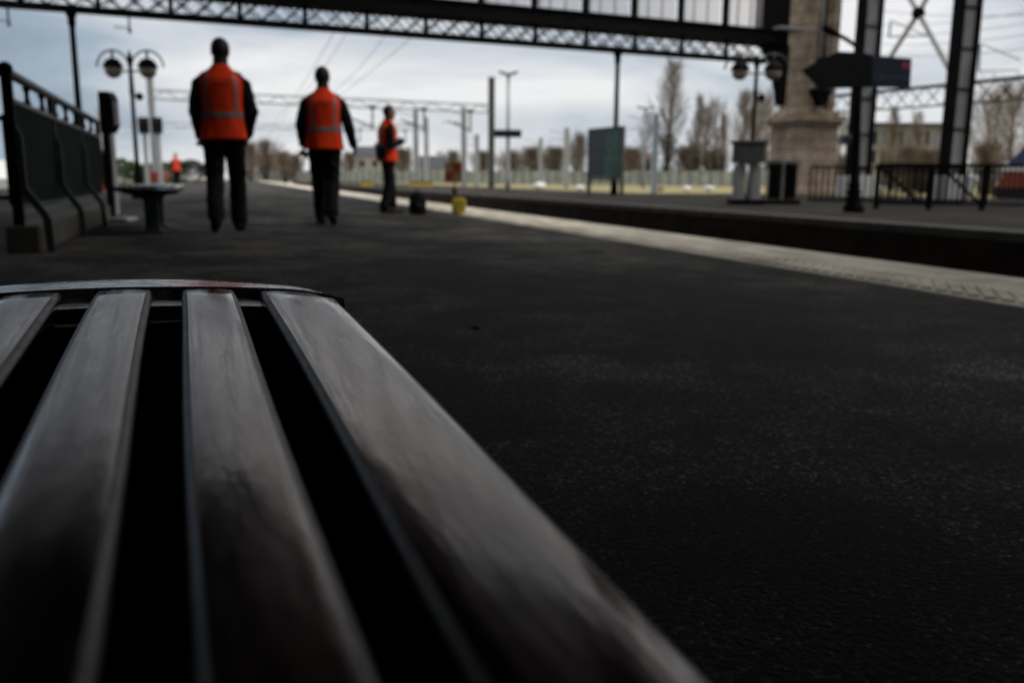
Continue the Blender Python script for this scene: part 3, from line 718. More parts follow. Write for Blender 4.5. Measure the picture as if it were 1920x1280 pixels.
# ticket validator
p = at(219, 414)
t = thing('ticket_validator', 'slim dark ticket validator on a post behind the left railing end', 'ticket machine', (p.x, p.y, 0), HEAD(20))
b = MB(); b.prism([(-0.09, 0.98), (0.02, 0.98), (0.075, 1.06), (0.075, 1.34), (0.03, 1.43), (-0.09, 1.43)] and [Vector((x, 0, z)) for x, z in ((-0.075, 0.98), (0.03, 0.98), (0.08, 1.05), (0.08, 1.36), (0.04, 1.43), (-0.075, 1.43))], (0, 1, 0), 0.15); b.build('head', plastic, t)
MB().box((0.083, 0, 1.2), (0.012, 0.11, 0.26), bev=0.004).build('face_plate', greyplastic, t)
MB().box((-0.03, 0, 0.52), (0.07, 0.14, 0.94), bev=0.01).build('post', plastic, t)
MB().box((0.016, 0, 0.52), (0.022, 0.09, 0.9), bev=0.004).build('trim_strip', greysteel, t)
MB().box((0.02, 0, 0.02), (0.34, 0.26, 0.04), bev=0.008).build('base_plate', galv, t)

# ------------------------------------------------------------------ twin globe lamps
def twin_lamp(label, px, d, pytop):
    p = ground(px, d); ht = atd(px, pytop, d).z
    t = thing('twin_globe_lamp', label, 'lamp post', p, HEAD(17), 'twin globe lamps')
    MB().lathe([(0.16, 0), (0.16, 0.12), (0.11, 0.2), (0.09, 0.5), (0.065, 0.6), (0.05, 0.9), (0.045, ht - 1.0), (0.06, ht - 0.9), (0.05, ht - 0.8), (0.04, ht - 0.3), (0.065, ht - 0.2), (0.03, ht - 0.05), (0.01, ht)], n=14).build('post', iron, t)
    for s in (-1, 1):
        cx = s * 0.39
        b = MB(); b.tube([(cx + 0.36 * math.cos(a), 0, ht - 0.36 + 0.36 * math.sin(a)) for a in [math.pi * i / 16 for i in range(17)]], 0.022, 8)
        b.tube([(0, 0, ht - 0.45), (cx, 0, ht - 0.45)], 0.02, 8); b.tube([(cx, 0, ht), (cx, 0, ht - 0.2)], 0.03, 8)
        b.build('arm', iron2, t)
        MB().lathe([(0.04, ht - 0.17), (0.13, ht - 0.2), (0.2, ht - 0.3), (0.225, ht - 0.37), (0.21, ht - 0.38)], (cx, 0, 0), 18).build('lamp_hood', iron, t)
        MB().sphere((cx, 0, ht - 0.43), 0.19, (1, 1, 0.95)).build('globe', globe, t)
    MB().sphere((0.16, 0, ht - 1.0), 0.09, (1, 0.8, 1)).tube([(0, 0, ht - 1.0), (0.16, 0, ht - 1.0)], 0.02).build('loudspeaker', plastic, t)
    return t
twin_lamp('twin globe lamp with hooped arms above the left railing', 259, 20.5, 95)
twin_lamp('twin globe lamp in front of the stone pier', 1407, 21.5, 101)

# ------------------------------------------------------------------ gable screen of the train shed
A, Bp = atd(0, 8, 24.2), atd(1452, 117, 33.4)
zb = 5.25
# bottom chord of the girder lies on this line
sd_ = Vector((Bp.x - A.x, Bp.y - A.y, 0)); LN = sd_.length; sa_ = math.atan2(sd_.y, sd_.x)
print('screen', A, Bp, LN, math.degrees(sa_))
EXT = 3.2
def scr(s, z, off=0.0): return (s, off, z)
t = thing('gable_screen', 'dark lattice girder carrying the glazed end screen of the train shed', 'train shed screen', (A.x, A.y, 0), sa_)
zA, zB = A.z, Bp.z
def zl(s): return zA + (zB - zA) * s / LN          # the girder's underside
print('zA,zB', zA, zB)
S0, S1 = -EXT, LN
def lin(b, dz, w, h, off, s0=S0, s1=S1): b.bar((s0, off, zl(s0) + dz), (s1, off, zl(s1) + dz), w, h)
b = MB()
for off in (0, 0.55): lin(b, 0.05, 0.22, 0.10, off)
b.build('bottom_chord', iron, t)
b = MB(); lin(b, 0.86, 0.9, 0.42, 0.27); lin(b, 0.64, 1.0, 0.05, 0.27); lin(b, 1.08, 1.05, 0.05, 0.27)
b.build('deck_beam', iron, t)
bay = 1.85; NB = int((S1 - S0) / bay)
bf, bb_ = MB(), MB(); bpst = []
for off, b, w in ((0, bf, 0.05), (0.55, bb_, 0.035)):
    i = 0; s = S0; st = bay / 3
    while s < S1 - 0.05:
        e_ = min(s + st, S1)
        b.bar((s, off - 0.012, zl(s) + 0.1), (e_, off - 0.012, zl(e_) + 0.63), w, 0.016, (0, 1, 0)); b.bar((s, off + 0.012, zl(s) + 0.63), (e_, off + 0.012, zl(e_) + 0.1), w, 0.016, (0, 1, 0))
        b.prism([((s + e_) / 2 + dx_, off - 0.03, zl(s) + 0.365 + dz_) for dx_, dz_ in ((-0.05, 0), (0, -0.05), (0.05, 0), (0, 0.05))], (0, 1, 0), 0.014)
        s = e_
bf.build('front_lattice', iron, t); bb_.build('rear_lattice', greysteel, t)
ZT = 12.2
for i in range(NB + 1):
    s = S0 + i * bay
    MB().bar((s, 0.0, zl(s) + 0.1), (s, 0.0, zl(s) + 0.64), 0.13, 0.1, (0, 1, 0)).build('girder_post', iron, t)
    b = MB(); b.bar((s, 0.12, zl(s) + 1.11), (s, 0.12, ZT), 0.17, 0.2, (0, 1, 0)); b.build('mullion', iron, t)
    # rear tracery post beside each mullion
    b = MB(); q = s + 0.30
    for k in range(12):
        z0 = zl(s) + 1.11 + k * 0.42
        b.bar((q - 0.08, 0.6, z0), (q + 0.08, 0.6, z0 + 0.42), 0.03, 0.03, (0, 1, 0)); b.bar((q + 0.08, 0.6, z0), (q - 0.08, 0.6, z0 + 0.42), 0.03, 0.03, (0, 1, 0))
    b.bar((q - 0.1, 0.6, zl(s) + 1.11), (q - 0.1, 0.6, ZT), 0.03, 0.05, (0, 1, 0)); b.bar((q + 0.1, 0.6, zl(s) + 1.11), (q + 0.1, 0.6, ZT), 0.03, 0.05, (0, 1, 0))
    b.build('tracery_post', iron2, t)
    if i < NB:
        for k in range(3):
            a_, c_ = s + 0.09 + (bay - 0.18) * k / 3, s + 0.09 + (bay - 0.18) * (k + 1) / 3
            g = MB().quad((a_ + 0.03, 0.3, zl(s) + 1.11), (c_ - 0.03, 0.3, zl(s) + 1.11), (c_ - 0.03, 0.3, ZT), (a_ + 0.03, 0.3, ZT)).build('glass_pane', glazing, t)
            MB().bar((c_, 0.3, zl(s) + 1.11), (c_, 0.3, ZT), 0.045, 0.05, (0, 1, 0)).build('glazing_bar', greysteel, t) if k < 2 else None
b = MB(); b.bar((S0, 0.25, ZT + 0.2), (S1 + 1.5, 0.25, ZT + 0.2), 0.9, 0.4); b.build('top_beam', iron, t)
b = MB(); b.bar((S0, 0.2, 8.6), (S1, 0.2, 8.6), 0.12, 0.12); b.build('transom', iron, t)
# iron end casing and curved bracket at the pier
b = MB(); b.box((S1 + 0.02, 0.3, (zB + 0.62 + ZT) / 2), (0.85, 0.95, ZT - zB - 0.62))
b.build('end_casing', iron, t)
b = MB(); outl = [(S1 - 0.40, zB + 0.66), (S1 - 0.05, zB + 0.3), (S1 + 0.15, zB - 0.1), (S1 + 0.42, zB - 1.1), (S1 + 0.50, zB - 1.5), (S1 + 0.66, zB - 1.5), (S1 + 0.72, zB + 0.66)]
b.prism([(x, 0.27, z) for x, z in outl], (0, 1, 0), 0.4); b.build('bracket', iron, t)
b = MB(); b.box((S1 + 0.35, 0.1, zB + 1.12), (1.3, 1.5, 0.08)); b.build('ledge', greysteel, t)
# slim cast iron columns carrying the girder
tinv = Matrix.Translation((A.x, A.y, 0)) @ Matrix.Rotation(sa_, 4, 'Z')
for px, lab in ((160, 'slim dark iron column rising behind the left railing to the girder'), (1152, 'slim dark iron column behind the poster board, rising to the girder')):
    # column foot: where the screen line is seen at that pixel
    best = min((abs(((tinv @ Vector((s_ * 0.05, 0.27, 0))) - CAM).normalized().dot(rt) / ((tinv @ Vector((s_ * 0.05, 0.27, 0))) - CAM).normalized().dot(fw) - (px - 960) / F), s_ * 0.05) for s_ in range(-40, int(LN * 20)))[1]
    pp = tinv @ Vector((best, 0.27, 0)); hz = zl(best)
    c_ = thing('iron_column', lab, 'column', (pp.x, pp.y, 0), 0, 'slim columns under the girder')
    MB().lathe([(0.13, 0), (0.13, 0.2), (0.11, 0.4), (0.095, 0.5), (0.075, hz - 0.5), (0.085, hz - 0.4)], n=14).build('shaft', iron, c_)
    MB().lathe([(0.085, hz - 0.4), (0.11, hz - 0.3), (0.10, hz - 0.2), (0.17, hz - 0.02), (0.17, hz)], n=14).build('capital', iron, c_)
# wire hangers beneath the girder
for px, ln, lab in ((12, 0.42, 'short hanger with insulator under the girder at the far left'), (242, 0.38, 'short hanger with insulator under the girder above the twin lamp')):
    best = min((abs(((tinv @ Vector((s_ * 0.05, 0.1, 5))) - CAM).dot(rt) / ((tinv @ Vector((s_ * 0.05, 0.1, 5))) - CAM).dot(fw) - (px - 960) / F), s_ * 0.05) for s_ in range(-60, int(LN * 20)))[1]
    pp = tinv @ Vector((best, 0.1, zl(best)))
    hgr = thing('wire_hanger', lab, 'hanger', pp, sa_, 'wire hangers under the girder')
    MB().bar((0, 0, 0), (0, 0, -ln), 0.05).build('drop_rod', iron2, hgr)
    MB().lathe([(0.03, -ln - 0.12), (0.06, -ln - 0.1), (0.04, -ln - 0.06), (0.06, -ln - 0.03), (0.03, -ln)], n=10).bar((-0.4, 0, -ln + 0.02), (0, 0, -ln + 0.02), 0.03).build('insulator', galv, hgr)

# shed roof over the platforms, unseen; its gap is shaped to let light in
b = MB()
xl, xr, yb_, yf, ze, zr = -9.5, 27.0, -38, 28.5, 10.5, 14.5
xm_ = (xl + xr) / 2
for (x0, z0, x1, z1, yb_, yf) in ((xl, ze, 8.0, 13.2, -20, 28.5), (22.0, 12.4, xr, ze, -20, 28.5), (8.0, 13.2, 22.0, 12.4, -20, 3)):
    b.quad((x0, yb_, z0), (x1, yb_, z1), (x1, yf, z1), (x0, yf, z0)); b.quad((x0, yb_, z0 + 0.3), (x1, yb_, z1 + 0.3), (x1, yf, z1 + 0.3), (x0, yf, z0 + 0.3))
rf = b.build('shed_roof', roofm); tag(rf, 'boarded roof slopes of the train shed with a gap added above the tracks to let in light', 'roof')
sb = thing('shade_building', 'long unseen stone building added along the left of the shed to cut light', 'building', (-9.8, -3, 0))  # added out of view to cut the light from the left
MB().box((0, 0, 5.2), (0.5, 34, 10.4)).build('wall', stone, sb)
for k in range(7):
    wo = MB().box((0.26, -14.7 + k * 4.9, 1.5), (0.04, 1.6, 3.0)).build('door', iron2, sb); MB().box((0.27, -14.7 + k * 4.9, 3.3), (0.04, 1.7, 0.5)).build('fanlight', winm, sb)
rw = MB().box((27.3, -3, 5.2), (0.5, 34, 10.4)).build('shade_wall', stone); tag(rw, 'unseen stone wall added beyond the far platform to block side light', 'wall')  # wall added out of view to keep side light off the near ground

# ------------------------------------------------------------------ stone pier
pp = ground(1502, 35.0); P0 = Vector((pp.x, pp.y, 0))
t = thing('stone_pier', 'tall tan stone pier on a moulded pedestal at the end of the girder', 'pier', P0, sa_)
MB().box((0, 0, 1.45), (1.78, 1.78, 2.3)).box((0, 0, 0.15), (1.92, 1.92, 0.3), bev=0.03).build('pedestal', stone, t)
MB().box((0, 0, 2.68), (2.0, 2.0, 0.12), bev=0.03).box((0, 0, 2.82), (2.18, 2.18, 0.14), bev=0.04).box((0, 0, 2.95), (2.02, 2.02, 0.12), bev=0.03).box((0, 0, 3.10), (1.75, 1.75, 0.18), bev=0.04).build('cornice', stone, t)
MB().box((0, 0, 7.8), (1.42, 1.42, 9.2)).box((-0.5, -0.76, 7.8), (0.36, 0.12, 9.2), bev=0.02).box((0.5, -0.76, 7.8), (0.36, 0.12, 9.2), bev=0.02).build('shaft', stone, t)
MB().tube([(-0.22, -0.83, 3.9), (-0.22, -0.83, 12)], 0.085).build('downpipe', greysteel, t)
MB().tube([(0.02, -0.78, 3.9), (0.02, -0.78, 12)], 0.045).build('conduit', iron, t)
b = MB(); b.box((-0.2, -0.95, 3.85), (0.8, 0.5, 0.14)); b.prism([(x, -0.92, z) for x, z in ((-0.5, 3.78), (0.2, 3.78), (0.1, 3.45), (-0.1, 3.3), (-0.3, 3.45))], (0, 1, 0), 0.35)
b.build('beam_seat', iron, t)

# side frame of the shed: riveted columns with cross bracing and a lattice rail
def col_at(pxb, d, wid, lab):
    p = ground(pxb, d); c_ = thing('steel_column', lab, 'column', p, 0, 'steel side columns')
    b = MB()
    for sx in (-1, 1): b.box((sx * wid / 2, 0, 5.4), (0.10, 0.42, 10.8))
    b.build('flange', iron, c_)
    MB().box((0, 0.0, 5.4), (wid - 0.10, 0.12, 10.8)).build('web_plate', greysteel, c_)
    b = MB()
    for k in range(9): b.box((0, -0.08, 0.95 + k * 1.18), (wid - 0.10, 0.06, 0.05))
    b.build('batten', iron, c_)
    MB().box((0, 0, 0.36), (1.0, 0.9, 0.72), bev=0.03).build('footing', kerbm if 0 else whitem, c_)
    return p
c1 = col_at(1607, 31.0, 0.66, 'grey panelled steel column with white footing, beside the stone pier')
c2 = col_at(1783, 27.6, 0.62, 'grey panelled steel column behind the far railing')
c3 = c2 + (c2 - c1)
c0 = Vector((P0.x, P0.y, 0)) + Vector((0.9, -0.2, 0))
t = thing('lattice_rail', 'dark lattice rail linking the pier and the steel columns', 'lattice beam')
zr_ = 3.75
b = MB(); b.bar(c0 + Vector((0, 0, zr_)), c3 + Vector((0, 0, zr_ - 0.3)), 0.10, 0.10); b.build('top_chord', iron, t)
b = MB(); b.bar(c0 + Vector((0, 0, zr_ - 0.62)), c3 + Vector((0, 0, zr_ - 0.92)), 0.06, 0.06); b.build('bottom_chord', galvdark, t)
b = MB(); n = 15; dv = (c3 - c0 + Vector((0, 0, -0.3))) / n
for i in range(n):
    a_, q_ = c0 + dv * i, c0 + dv * (i + 1)
    b.bar(a_ + Vector((0, 0, zr_)), q_ + Vector((0, 0, zr_ - 0.62)), 0.024); b.bar(a_ + Vector((0.02, 0, zr_ - 0.62)), q_ + Vector((0.02, 0, zr_)), 0.024)
b.build('lattice', iron, t)
t = thing('cross_bracing', 'grey steel cross bracing with a dark hub between the side columns', 'bracing')
cA, cB = c1, c2
zc = 7.4; b = MB()
hub = (cA + cB) / 2
pc_ = atd(1722, 25, (hub - CAM).dot(fh)); hub = Vector((pc_.x, pc_.y, pc_.z))
for q_ in (cA, cB):
    for z in (hub.z - 2.5, hub.z + 2.6): b.bar(hub, Vector((q_.x, q_.y, z)), 0.11, 0.11)
b.build('tie_rod', whitem, t)
MB().sphere(hub, 0.20, seg=14).build('hub', iron, t)

# ------------------------------------------------------------------ lamp post with station sign
p = at(1600, 398); dl = (p - CAM).dot(fh)
t = thing('sign_lamp_post', 'black lamp post carrying a blue station name sign and a pointed dark board', 'lamp post', (p.x, p.y, 0), HEAD(17.2))
def L3(px, py, off=0.0):          # local coordinates, in the plane of the post
    w_ = atd(px, py, dl + off); v = w_ - Vector((p.x, p.y, 0)); return Vector((v.dot(r0), v.dot(fh), v.z))
tp = L3(1612, 100)
MB().lathe([(0.17, 0), (0.17, 0.10), (0.12, 0.16), (0.14, 0.22), (0.10, 0.28), (0.12, 0.34), (0.09, 0.40), (0.105, 0.46), (0.08, 0.52), (0.075, 0.8), (0.065, 1.5), (0.065, tp.z)], n=16).build('post', iron, t)
for v in t.children[0].data.vertices: v.co.x += tp.x * (v.co.z / tp.z)
MB().tube([L3(1612, 108), L3(1611, 97), L3(1604, 86), L3(1590, 76), L3(1572, 66), L3(1556, 58)], 0.035).build('arm', iron, t)
MB().tube([L3(1572, 66), L3(1562, 61), L3(1550, 55), L3(1543, 52)], [0.04, 0.06, 0.065, 0.05]).build('lamp_head', iron, t)
MB().prism([L3(x, y) for x, y in ((1504, 131), (1533, 114), (1531, 110), (1550, 107), (1568, 98), (1608, 100), (1632, 104), (1632, 164), (1541, 166))], (0, 1, 0), 0.16).build('pointed_board', plastic, t)
so_ = MB().prism([L3(x, y, 0.02) for x, y in ((1633, 105), (1707, 111), (1704, 165), (1633, 164))], (0, 1, 0), 0.10).build('name_sign', signblue, t)
def text_mesh(s, size, loc, m_, parent, name='lettering', rot=None):
    cu = bpy.data.curves.new('txt', 'FONT'); cu.body = s; cu.size = size; cu.extrude = 0.002
    o = bpy.data.objects.new('tmp', cu); col.objects.link(o)
    dg = bpy.context.evaluated_depsgraph_get(); me = bpy.data.meshes.new_from_object(o.evaluated_get(dg)); bpy.data.objects.remove(o)
    for v in me.vertices: v.co = Vector((v.co.x, -v.co.z, v.co.y)) + Vector(loc)
    me.materials.clear(); me.materials.append(m_)
    o = bpy.data.objects.new(name, me); col.objects.link(o); o.parent = parent; return o
q = L3(1637, 151, 0.02); text_mesh('Libourne', 0.145, (q.x, q.y - 0.056, q.z), signtext, so_)
q = L3(1697, 124, 0.02)
b = MB(); b.prism([(q.x + 0.085 * math.cos(a), q.y - 0.055, q.z + 0.055 * math.sin(a)) for a in [2 * math.pi * i / 20 for i in range(20)]], (0, 1, 0), 0.006); b.build('logo', logored, so_)
b = MB(); b.sphere(L3(1697, 169), 0.03); b.tube([L3(1697, 169), L3(1697, 160)], 0.012); b.build('bracket', galv, t)

# far railing round the stairs down
pa, pb = ground(1646, 17.0), ground(1990, 16.6)
t = thing('stair_railing', 'low dark railing round the stairwell on the far platform', 'railing', pa, 0)
v = pb - pa; hr = 0.83
MB().bar((0, 0, hr), v + Vector((0, 0, hr)), 0.06, 0.06).build('handrail', iron, t)
b = MB(); b.bar((0, 0, 0.10), v + Vector((0, 0, 0.10)), 0.05, 0.04); b.bar((0, 0, hr - 0.12), v + Vector((0, 0, hr - 0.12)), 0.03, 0.03); b.build('rail', iron, t)
n = 36; b = MB()
for i in range(n + 1): q = v * (i / n); b.bar(q + Vector((0, 0, 0.1)), q + Vector((0, 0, hr)), 0.028)
b.build('bar_infill', iron, t)
for i in range(4):
    q = v * (i / 3.0 * 0.88); MB().bar(q, q + Vector((0, 0, hr + 0.02)), 0.075, 0.075).build('post', iron, t)
back = Vector((0.5, 2.8, 0)); b = MB(); b.bar(back + Vector((0, 0, hr)), back + v + Vector((0, 0, hr)), 0.05)
b.bar(back + Vector((0, 0, 0.1)), back + v + Vector((0, 0, 0.1)), 0.05)
for i in range(26): q = back + v * (i / 25); b.bar(q + Vector((0, 0, 0.1)), q + Vector((0, 0, hr)), 0.026)
b.build('rear_rail', iron, t)
b = MB()
for k in range(2):
    q = v * (0.2 + 0.36 * k) + Vector((0.2, 1.2, 0)); b.bar(q + Vector((0, 0, hr)), q + Vector((1.0, -0.1, 0.05)), 0.04, 0.05)
b.build('stair_handrail', iron, t)
p = atd(1586, 262, 24); o = thing('platform_camera', 'small dark blue box camera on the white-footed column', 'camera', p, HEAD(17))
MB().box((0, 0, 0), (0.30, 0.36, 0.24), bev=0.03).build('housing', signblue, o); MB().tube([(0.05, 0, 0), (0.42, 0.0, -0.02)], 0.03).build('mount', iron, o)

# poster board on the far platform
pa, pb = ground(1104, 32.6), ground(1166, 30.6)
t = thing('poster_board', 'free standing poster board in dark grey and green on two legs', 'poster board', pa, 0)
v = pb - pa; ln = v.length; t.rotation_euler = (0, 0, math.atan2(v.y, v.x))
zt, zb_ = 2.32, 0.55
for x in (0, ln): MB().box((x, 0.0, zt / 2), (0.10, 0.12, zt), bev=0.01).build('leg', galvdark, t)
fr = MB().box((ln / 2, 0, zt - 0.03), (ln - 0.1, 0.14, 0.07)).box((ln / 2, 0, zb_), (ln - 0.1, 0.14, 0.07)).build('frame', iron2, t)
MB().box((ln * 0.26 + 0.02, -0.01, (zt + zb_) / 2), (ln * 0.46, 0.08, zt - zb_ - 0.1)).build('grey_poster', posterd, t)
MB().box((ln * 0.74 - 0.02, -0.012, (zt + zb_) / 2), (ln * 0.46, 0.08, zt - zb_ - 0.1)).build('green_poster', posterg, t)

# equipment by the pier: pale double cabinet and dark bins on a dark plinth
gp2 = mat('dull_grey_plastic', (0.085, 0.087, 0.085), 0.7, spec=0.2)
p = at(1398, 384); de = (p - CAM).dot(fh)
t = thing('platform_cabinet', 'pale grey cabinet raised on two broad white legs in front of the pier', 'cabinet', (p.x, p.y, 0), HEAD(17))
MB().box((0, 0, 0.06), (0.72, 0.5, 0.12), bev=0.01).build('plinth', iron, t)
for x in (-0.17, 0.17): MB().box((x, 0, 0.48), (0.2, 0.3, 0.74), bev=0.015).build('leg', whitem if 0 else greysteel, t)
MB().box((0, 0, 1.10), (0.62, 0.4, 0.42), bev=0.03).build('box', gp2, t)
MB().box((0, -0.19, 0.88), (0.36, 0.04, 0.05)).build('trim', rust, t)
MB().box((0, 0, 1.34), (0.72, 0.46, 0.06), bev=0.02).build('lid', gp2, t)
p = at(1464, 383)
t = thing('waste_bins', 'pair of black waste bins joined by a grey post, in front of the pier', 'bins', (p.x, p.y, 0), HEAD(17))
for x in (-0.17, 0.17):
    MB().lathe([(0.13, 0.12), (0.145, 0.14), (0.155, 0.86), (0.165, 0.88), (0.165, 0.91), (0.14, 0.92)], (x, 0, 0), 18).build('bin', plastic, t)
MB().bar((0, -0.02, 0), (0, -0.02, 0.98), 0.07, 0.07).build('post', greysteel, t)
MB().box((0, 0, 0.05), (0.75, 0.42, 0.10), bev=0.01).build('plinth', iron, t)
MB().tube([(-0.34, 0, 0.96), (0.34, 0, 0.96)], 0.02).build('rail', iron2, t)

# ------------------------------------------------------------------ catenary
def portal(lab, pl, dl_, pr, dr, pyl, pyr, ptop, m_, wd, grp='catenary portals'):
    a_, q_ = ground(pl, dl_, PIT), ground(pr, dr, PIT)
    t = thing('catenary_portal', lab, 'catenary portal', a_, 0, grp)
    za, zq = atd(pl, pyl, dl_).z - PIT, atd(pr, pyr, dr).z - PIT
    zt_ = atd(pr, ptop, dr).z - PIT; v = q_ - a_
    for vv, zz, mm in ((Vector((0, 0, 0)), za + 1.6, galv), (v, zt_, m_)):
        b = MB()
        for sx in (-1, 1): b.box(vv + Vector((sx * wd / 2, 0, zz / 2)), (0.08, 0.22, zz))
        b.box(vv + Vector((0, 0, zz / 2)), (wd, 0.05, zz)); b.build('mast', mm, t)
    b = MB()
    for dz in (0, 0.42): b.bar(Vector((0, 0, za + dz)), v + Vector((0, 0, zq + dz)), 0.10, 0.08)
    n = 26
    for i in range(n):
        f0, f1 = i / n, (i + 1) / n; s_ = i % 2
        b.bar(v * f0 + Vector((0, 0, za + (zq - za) * f0 + 0.42 * s_)), v * f1 + Vector((0, 0, za + (zq - za) * f1 + 0.42 * (1 - s_))), 0.05)
    b.build('beam', galv, t)
    for f in (0.62, 0.78, 0.93):
        b = MB(); c = v * f + Vector((0, 0, za + (zq - za) * f))
        b.bar(c, c - Vector((0, 0, 1.1)), 0.09); b.bar(c - Vector((0, 0, 0.9)), c + Vector((-1.3, 0, -0.5)), 0.05); b.bar(c - Vector((0, 0, 1.05)), c + Vector((-1.3, 0, -0.5)), 0.04)
        b.sphere(c + Vector((0, 0, 0.05)), 0.14, (1.6, 1, 0.8), 10); b.build('drop_bracket', galvdark, t)
    return t
portal('nearer catenary portal, its long beam crossing behind the workers to a dark mast', 293, 44, 921, 50, 186, 212, 145, galvdark, 0.24)
portal('farther catenary portal, its faint beam low behind the workers', 196, 78, 800, 86, 238, 246, 220, galv, 0.35)
def mast(lab, px, d, ptop, wd, m_, zf=PIT, cap=0):
    p = ground(px, d, zf); h_ = atd(px, ptop, d).z - zf
    t = thing('catenary_mast', lab, 'mast', p, HEAD(17), 'catenary masts beyond the platforms')
    b = MB()
    for sx in (-1, 1): b.box((sx * wd / 2, 0, h_ / 2), (wd * 0.3, wd, h_))
    b.box((0, 0, h_ / 2), (wd, wd * 0.2, h_)); b.build('shaft', m_, t)
    b = MB(); b.bar((0, 0, h_ * 0.9), (-1.6, 0, h_ * 0.97), 0.06); b.bar((0, 0, h_ * 0.82), (-1.6, 0, h_ * 0.82), 0.06); b.sphere((-0.5, 0, h_ * 0.82), 0.1, seg=8); b.build('bracket', galv, t)
mast('thin grey mast just right of the side-on worker', 781, 62, 203, 0.26, galv)
mast('thin pale mast between the standing worker and the dark mast', 870, 66, 200, 0.30, galv)
mast('short pale mast left of the dark mast', 894, 84, 252, 0.34, galv)
mast('short pale mast midway between the lamp and the poster board', 1061, 84, 240, 0.36, galv)
mast('faint short mast left of the poster board', 1013, 92, 258, 0.32, galv)
mast('pale blue mast in front of the tall poplar', 1226, 52, 213, 0.26, paleblue)
# small signal group behind the twin lamp
for px, lab in ((277, 'thin pale signal mast left of the portal foot'), (302, 'thin pale signal mast right of the portal foot')):
    p = ground(px, 40, PIT); t = thing('signal_mast', lab, 'signal', p, HEAD(17), 'signal masts behind the small bench')
    h_ = atd(px, 240, 40).z - PIT
    MB().box((0, 0, h_ / 2), (0.16, 0.14, h_)).build('post', galv, t)
    MB().box((0, -0.05, h_ + 0.1), (0.44, 0.22, 0.7), bev=0.05).sphere((0, -0.2, h_ + 0.2), 0.1, seg=10).build('signal_head', plastic, t)

# double headed lamp with small name board
p = ground(952, 41); t = thing('platform_light', 'tall thin lamp with two flat heads and a dark name board', 'lamp post', p, HEAD(17))
h_ = atd(952, 141, 41).z
MB().lathe([(0.12, 0), (0.10, 0.6), (0.085, h_ * 0.5), (0.07, h_)], n=10).build('post', galv, t)
for s in (-1, 1): MB().prism([(0, 0, h_ - 0.05), (s * 0.42, 0, h_ + 0.10), (s * 0.44, 0, h_ + 0.18), (0, 0, h_ + 0.05)], (0, 1, 0), 0.3).build('lamp_head', galvdark, t)
z_ = atd(952, 251, 41).z; MB().box((0, -0.1, z_), (1.22, 0.10, 0.34), bev=0.01).build('name_board', signblue, t)
p = ground(1206, 60); t = thing('platform_light', 'distant double headed lamp left of the tall poplar', 'lamp post', p, HEAD(17))
h_ = atd(1206, 204, 60).z
MB().lathe([(0.12, 0), (0.08, h_)], n=8).build('post', paleblue, t)
for s in (-1, 1): MB().prism([(0, 0, h_ - 0.05), (s * 0.6, 0, h_ + 0.08), (s * 0.6, 0, h_ + 0.16), (0, 0, h_ + 0.05)], (0, 1, 0), 0.3).build('lamp_head', galvdark, t)

# overhead wires
def wire(lab, x, z, y0, y1, sag, r=0.011, z1=None, x1=None):
    b = MB(); pts = []; n = 30; sp = 45.0
    for i in range(n + 1):
        f = i / n; y = y0 + (y1 - y0) * f; ph = (((y - y0) % sp) / sp - 0.5) * 2
        pts.append((x + ((x1 or x) - x) * f, y, z + ((z1 or z) - z) * f - sag * (1 - ph * ph)))
    b.tube(pts, r, 5); o = b.build('overhead_wire', iron2); tag(o, lab, 'wire', 'overhead wires'); return o
wire('lower contact wire above the near track', 5.9, 5.25, 29.5, 150, 0.05)
wire('sagging upper wire above the near track', 5.9, 6.6, 29.5, 150, 0.9)
wire('feeder wire nearer the near platform edge', 3.4, 5.5, 29.5, 150, 0.3)
wire('second feeder wire beside the one at the near platform edge', 4.3, 6.3, 29.5, 150, 0.5)
# wires in the upper right run across the view behind the side columns
for k, (ya, yb2, lab) in enumerate(((15, 48, 'topmost wire behind the cross bracing'), (38, 66, 'second wire down behind the cross bracing'), (60, 84, 'third wire down behind the cross bracing'), (88, 104, 'fourth wire down behind the cross bracing'), (30, 20, 'wire rising to the right behind the cross bracing'))):
    b = MB(); a_, q_ = atd(1650, yb2, 62), atd(2000, ya - 6, 40)
    b.tube([a_.lerp(q_, i / 12) - Vector((0, 0, 0.25 * (1 - (i / 6 - 1) ** 2))) for i in range(13)], 0.016, 5)
    o = b.build('overhead_wire', iron2); tag(o, lab, 'wire', 'overhead wires')
# drop brackets on those wires
for px, y0_, y1_, lab in ((1670, 40, 70, 'drop rod with crossbar left of the cross bracing hub'), (1838, 83, 134, 'drop rod hanging right of the panelled column')):
    a_, q_ = atd(px, y0_, 50), atd(px - 3, y1_, 50)
    b = MB(); b.bar(a_, q_, 0.07); b.bar(q_, atd(px + 70, y1_ - 2, 48), 0.05); b.bar(atd(px + 2, y0_, 50), atd(px + 75, y0_ + 30, 48), 0.05)
    o = b.build('drop_rod', iron2); tag(o, lab, 'wire bracket', 'drop rods on the wires')

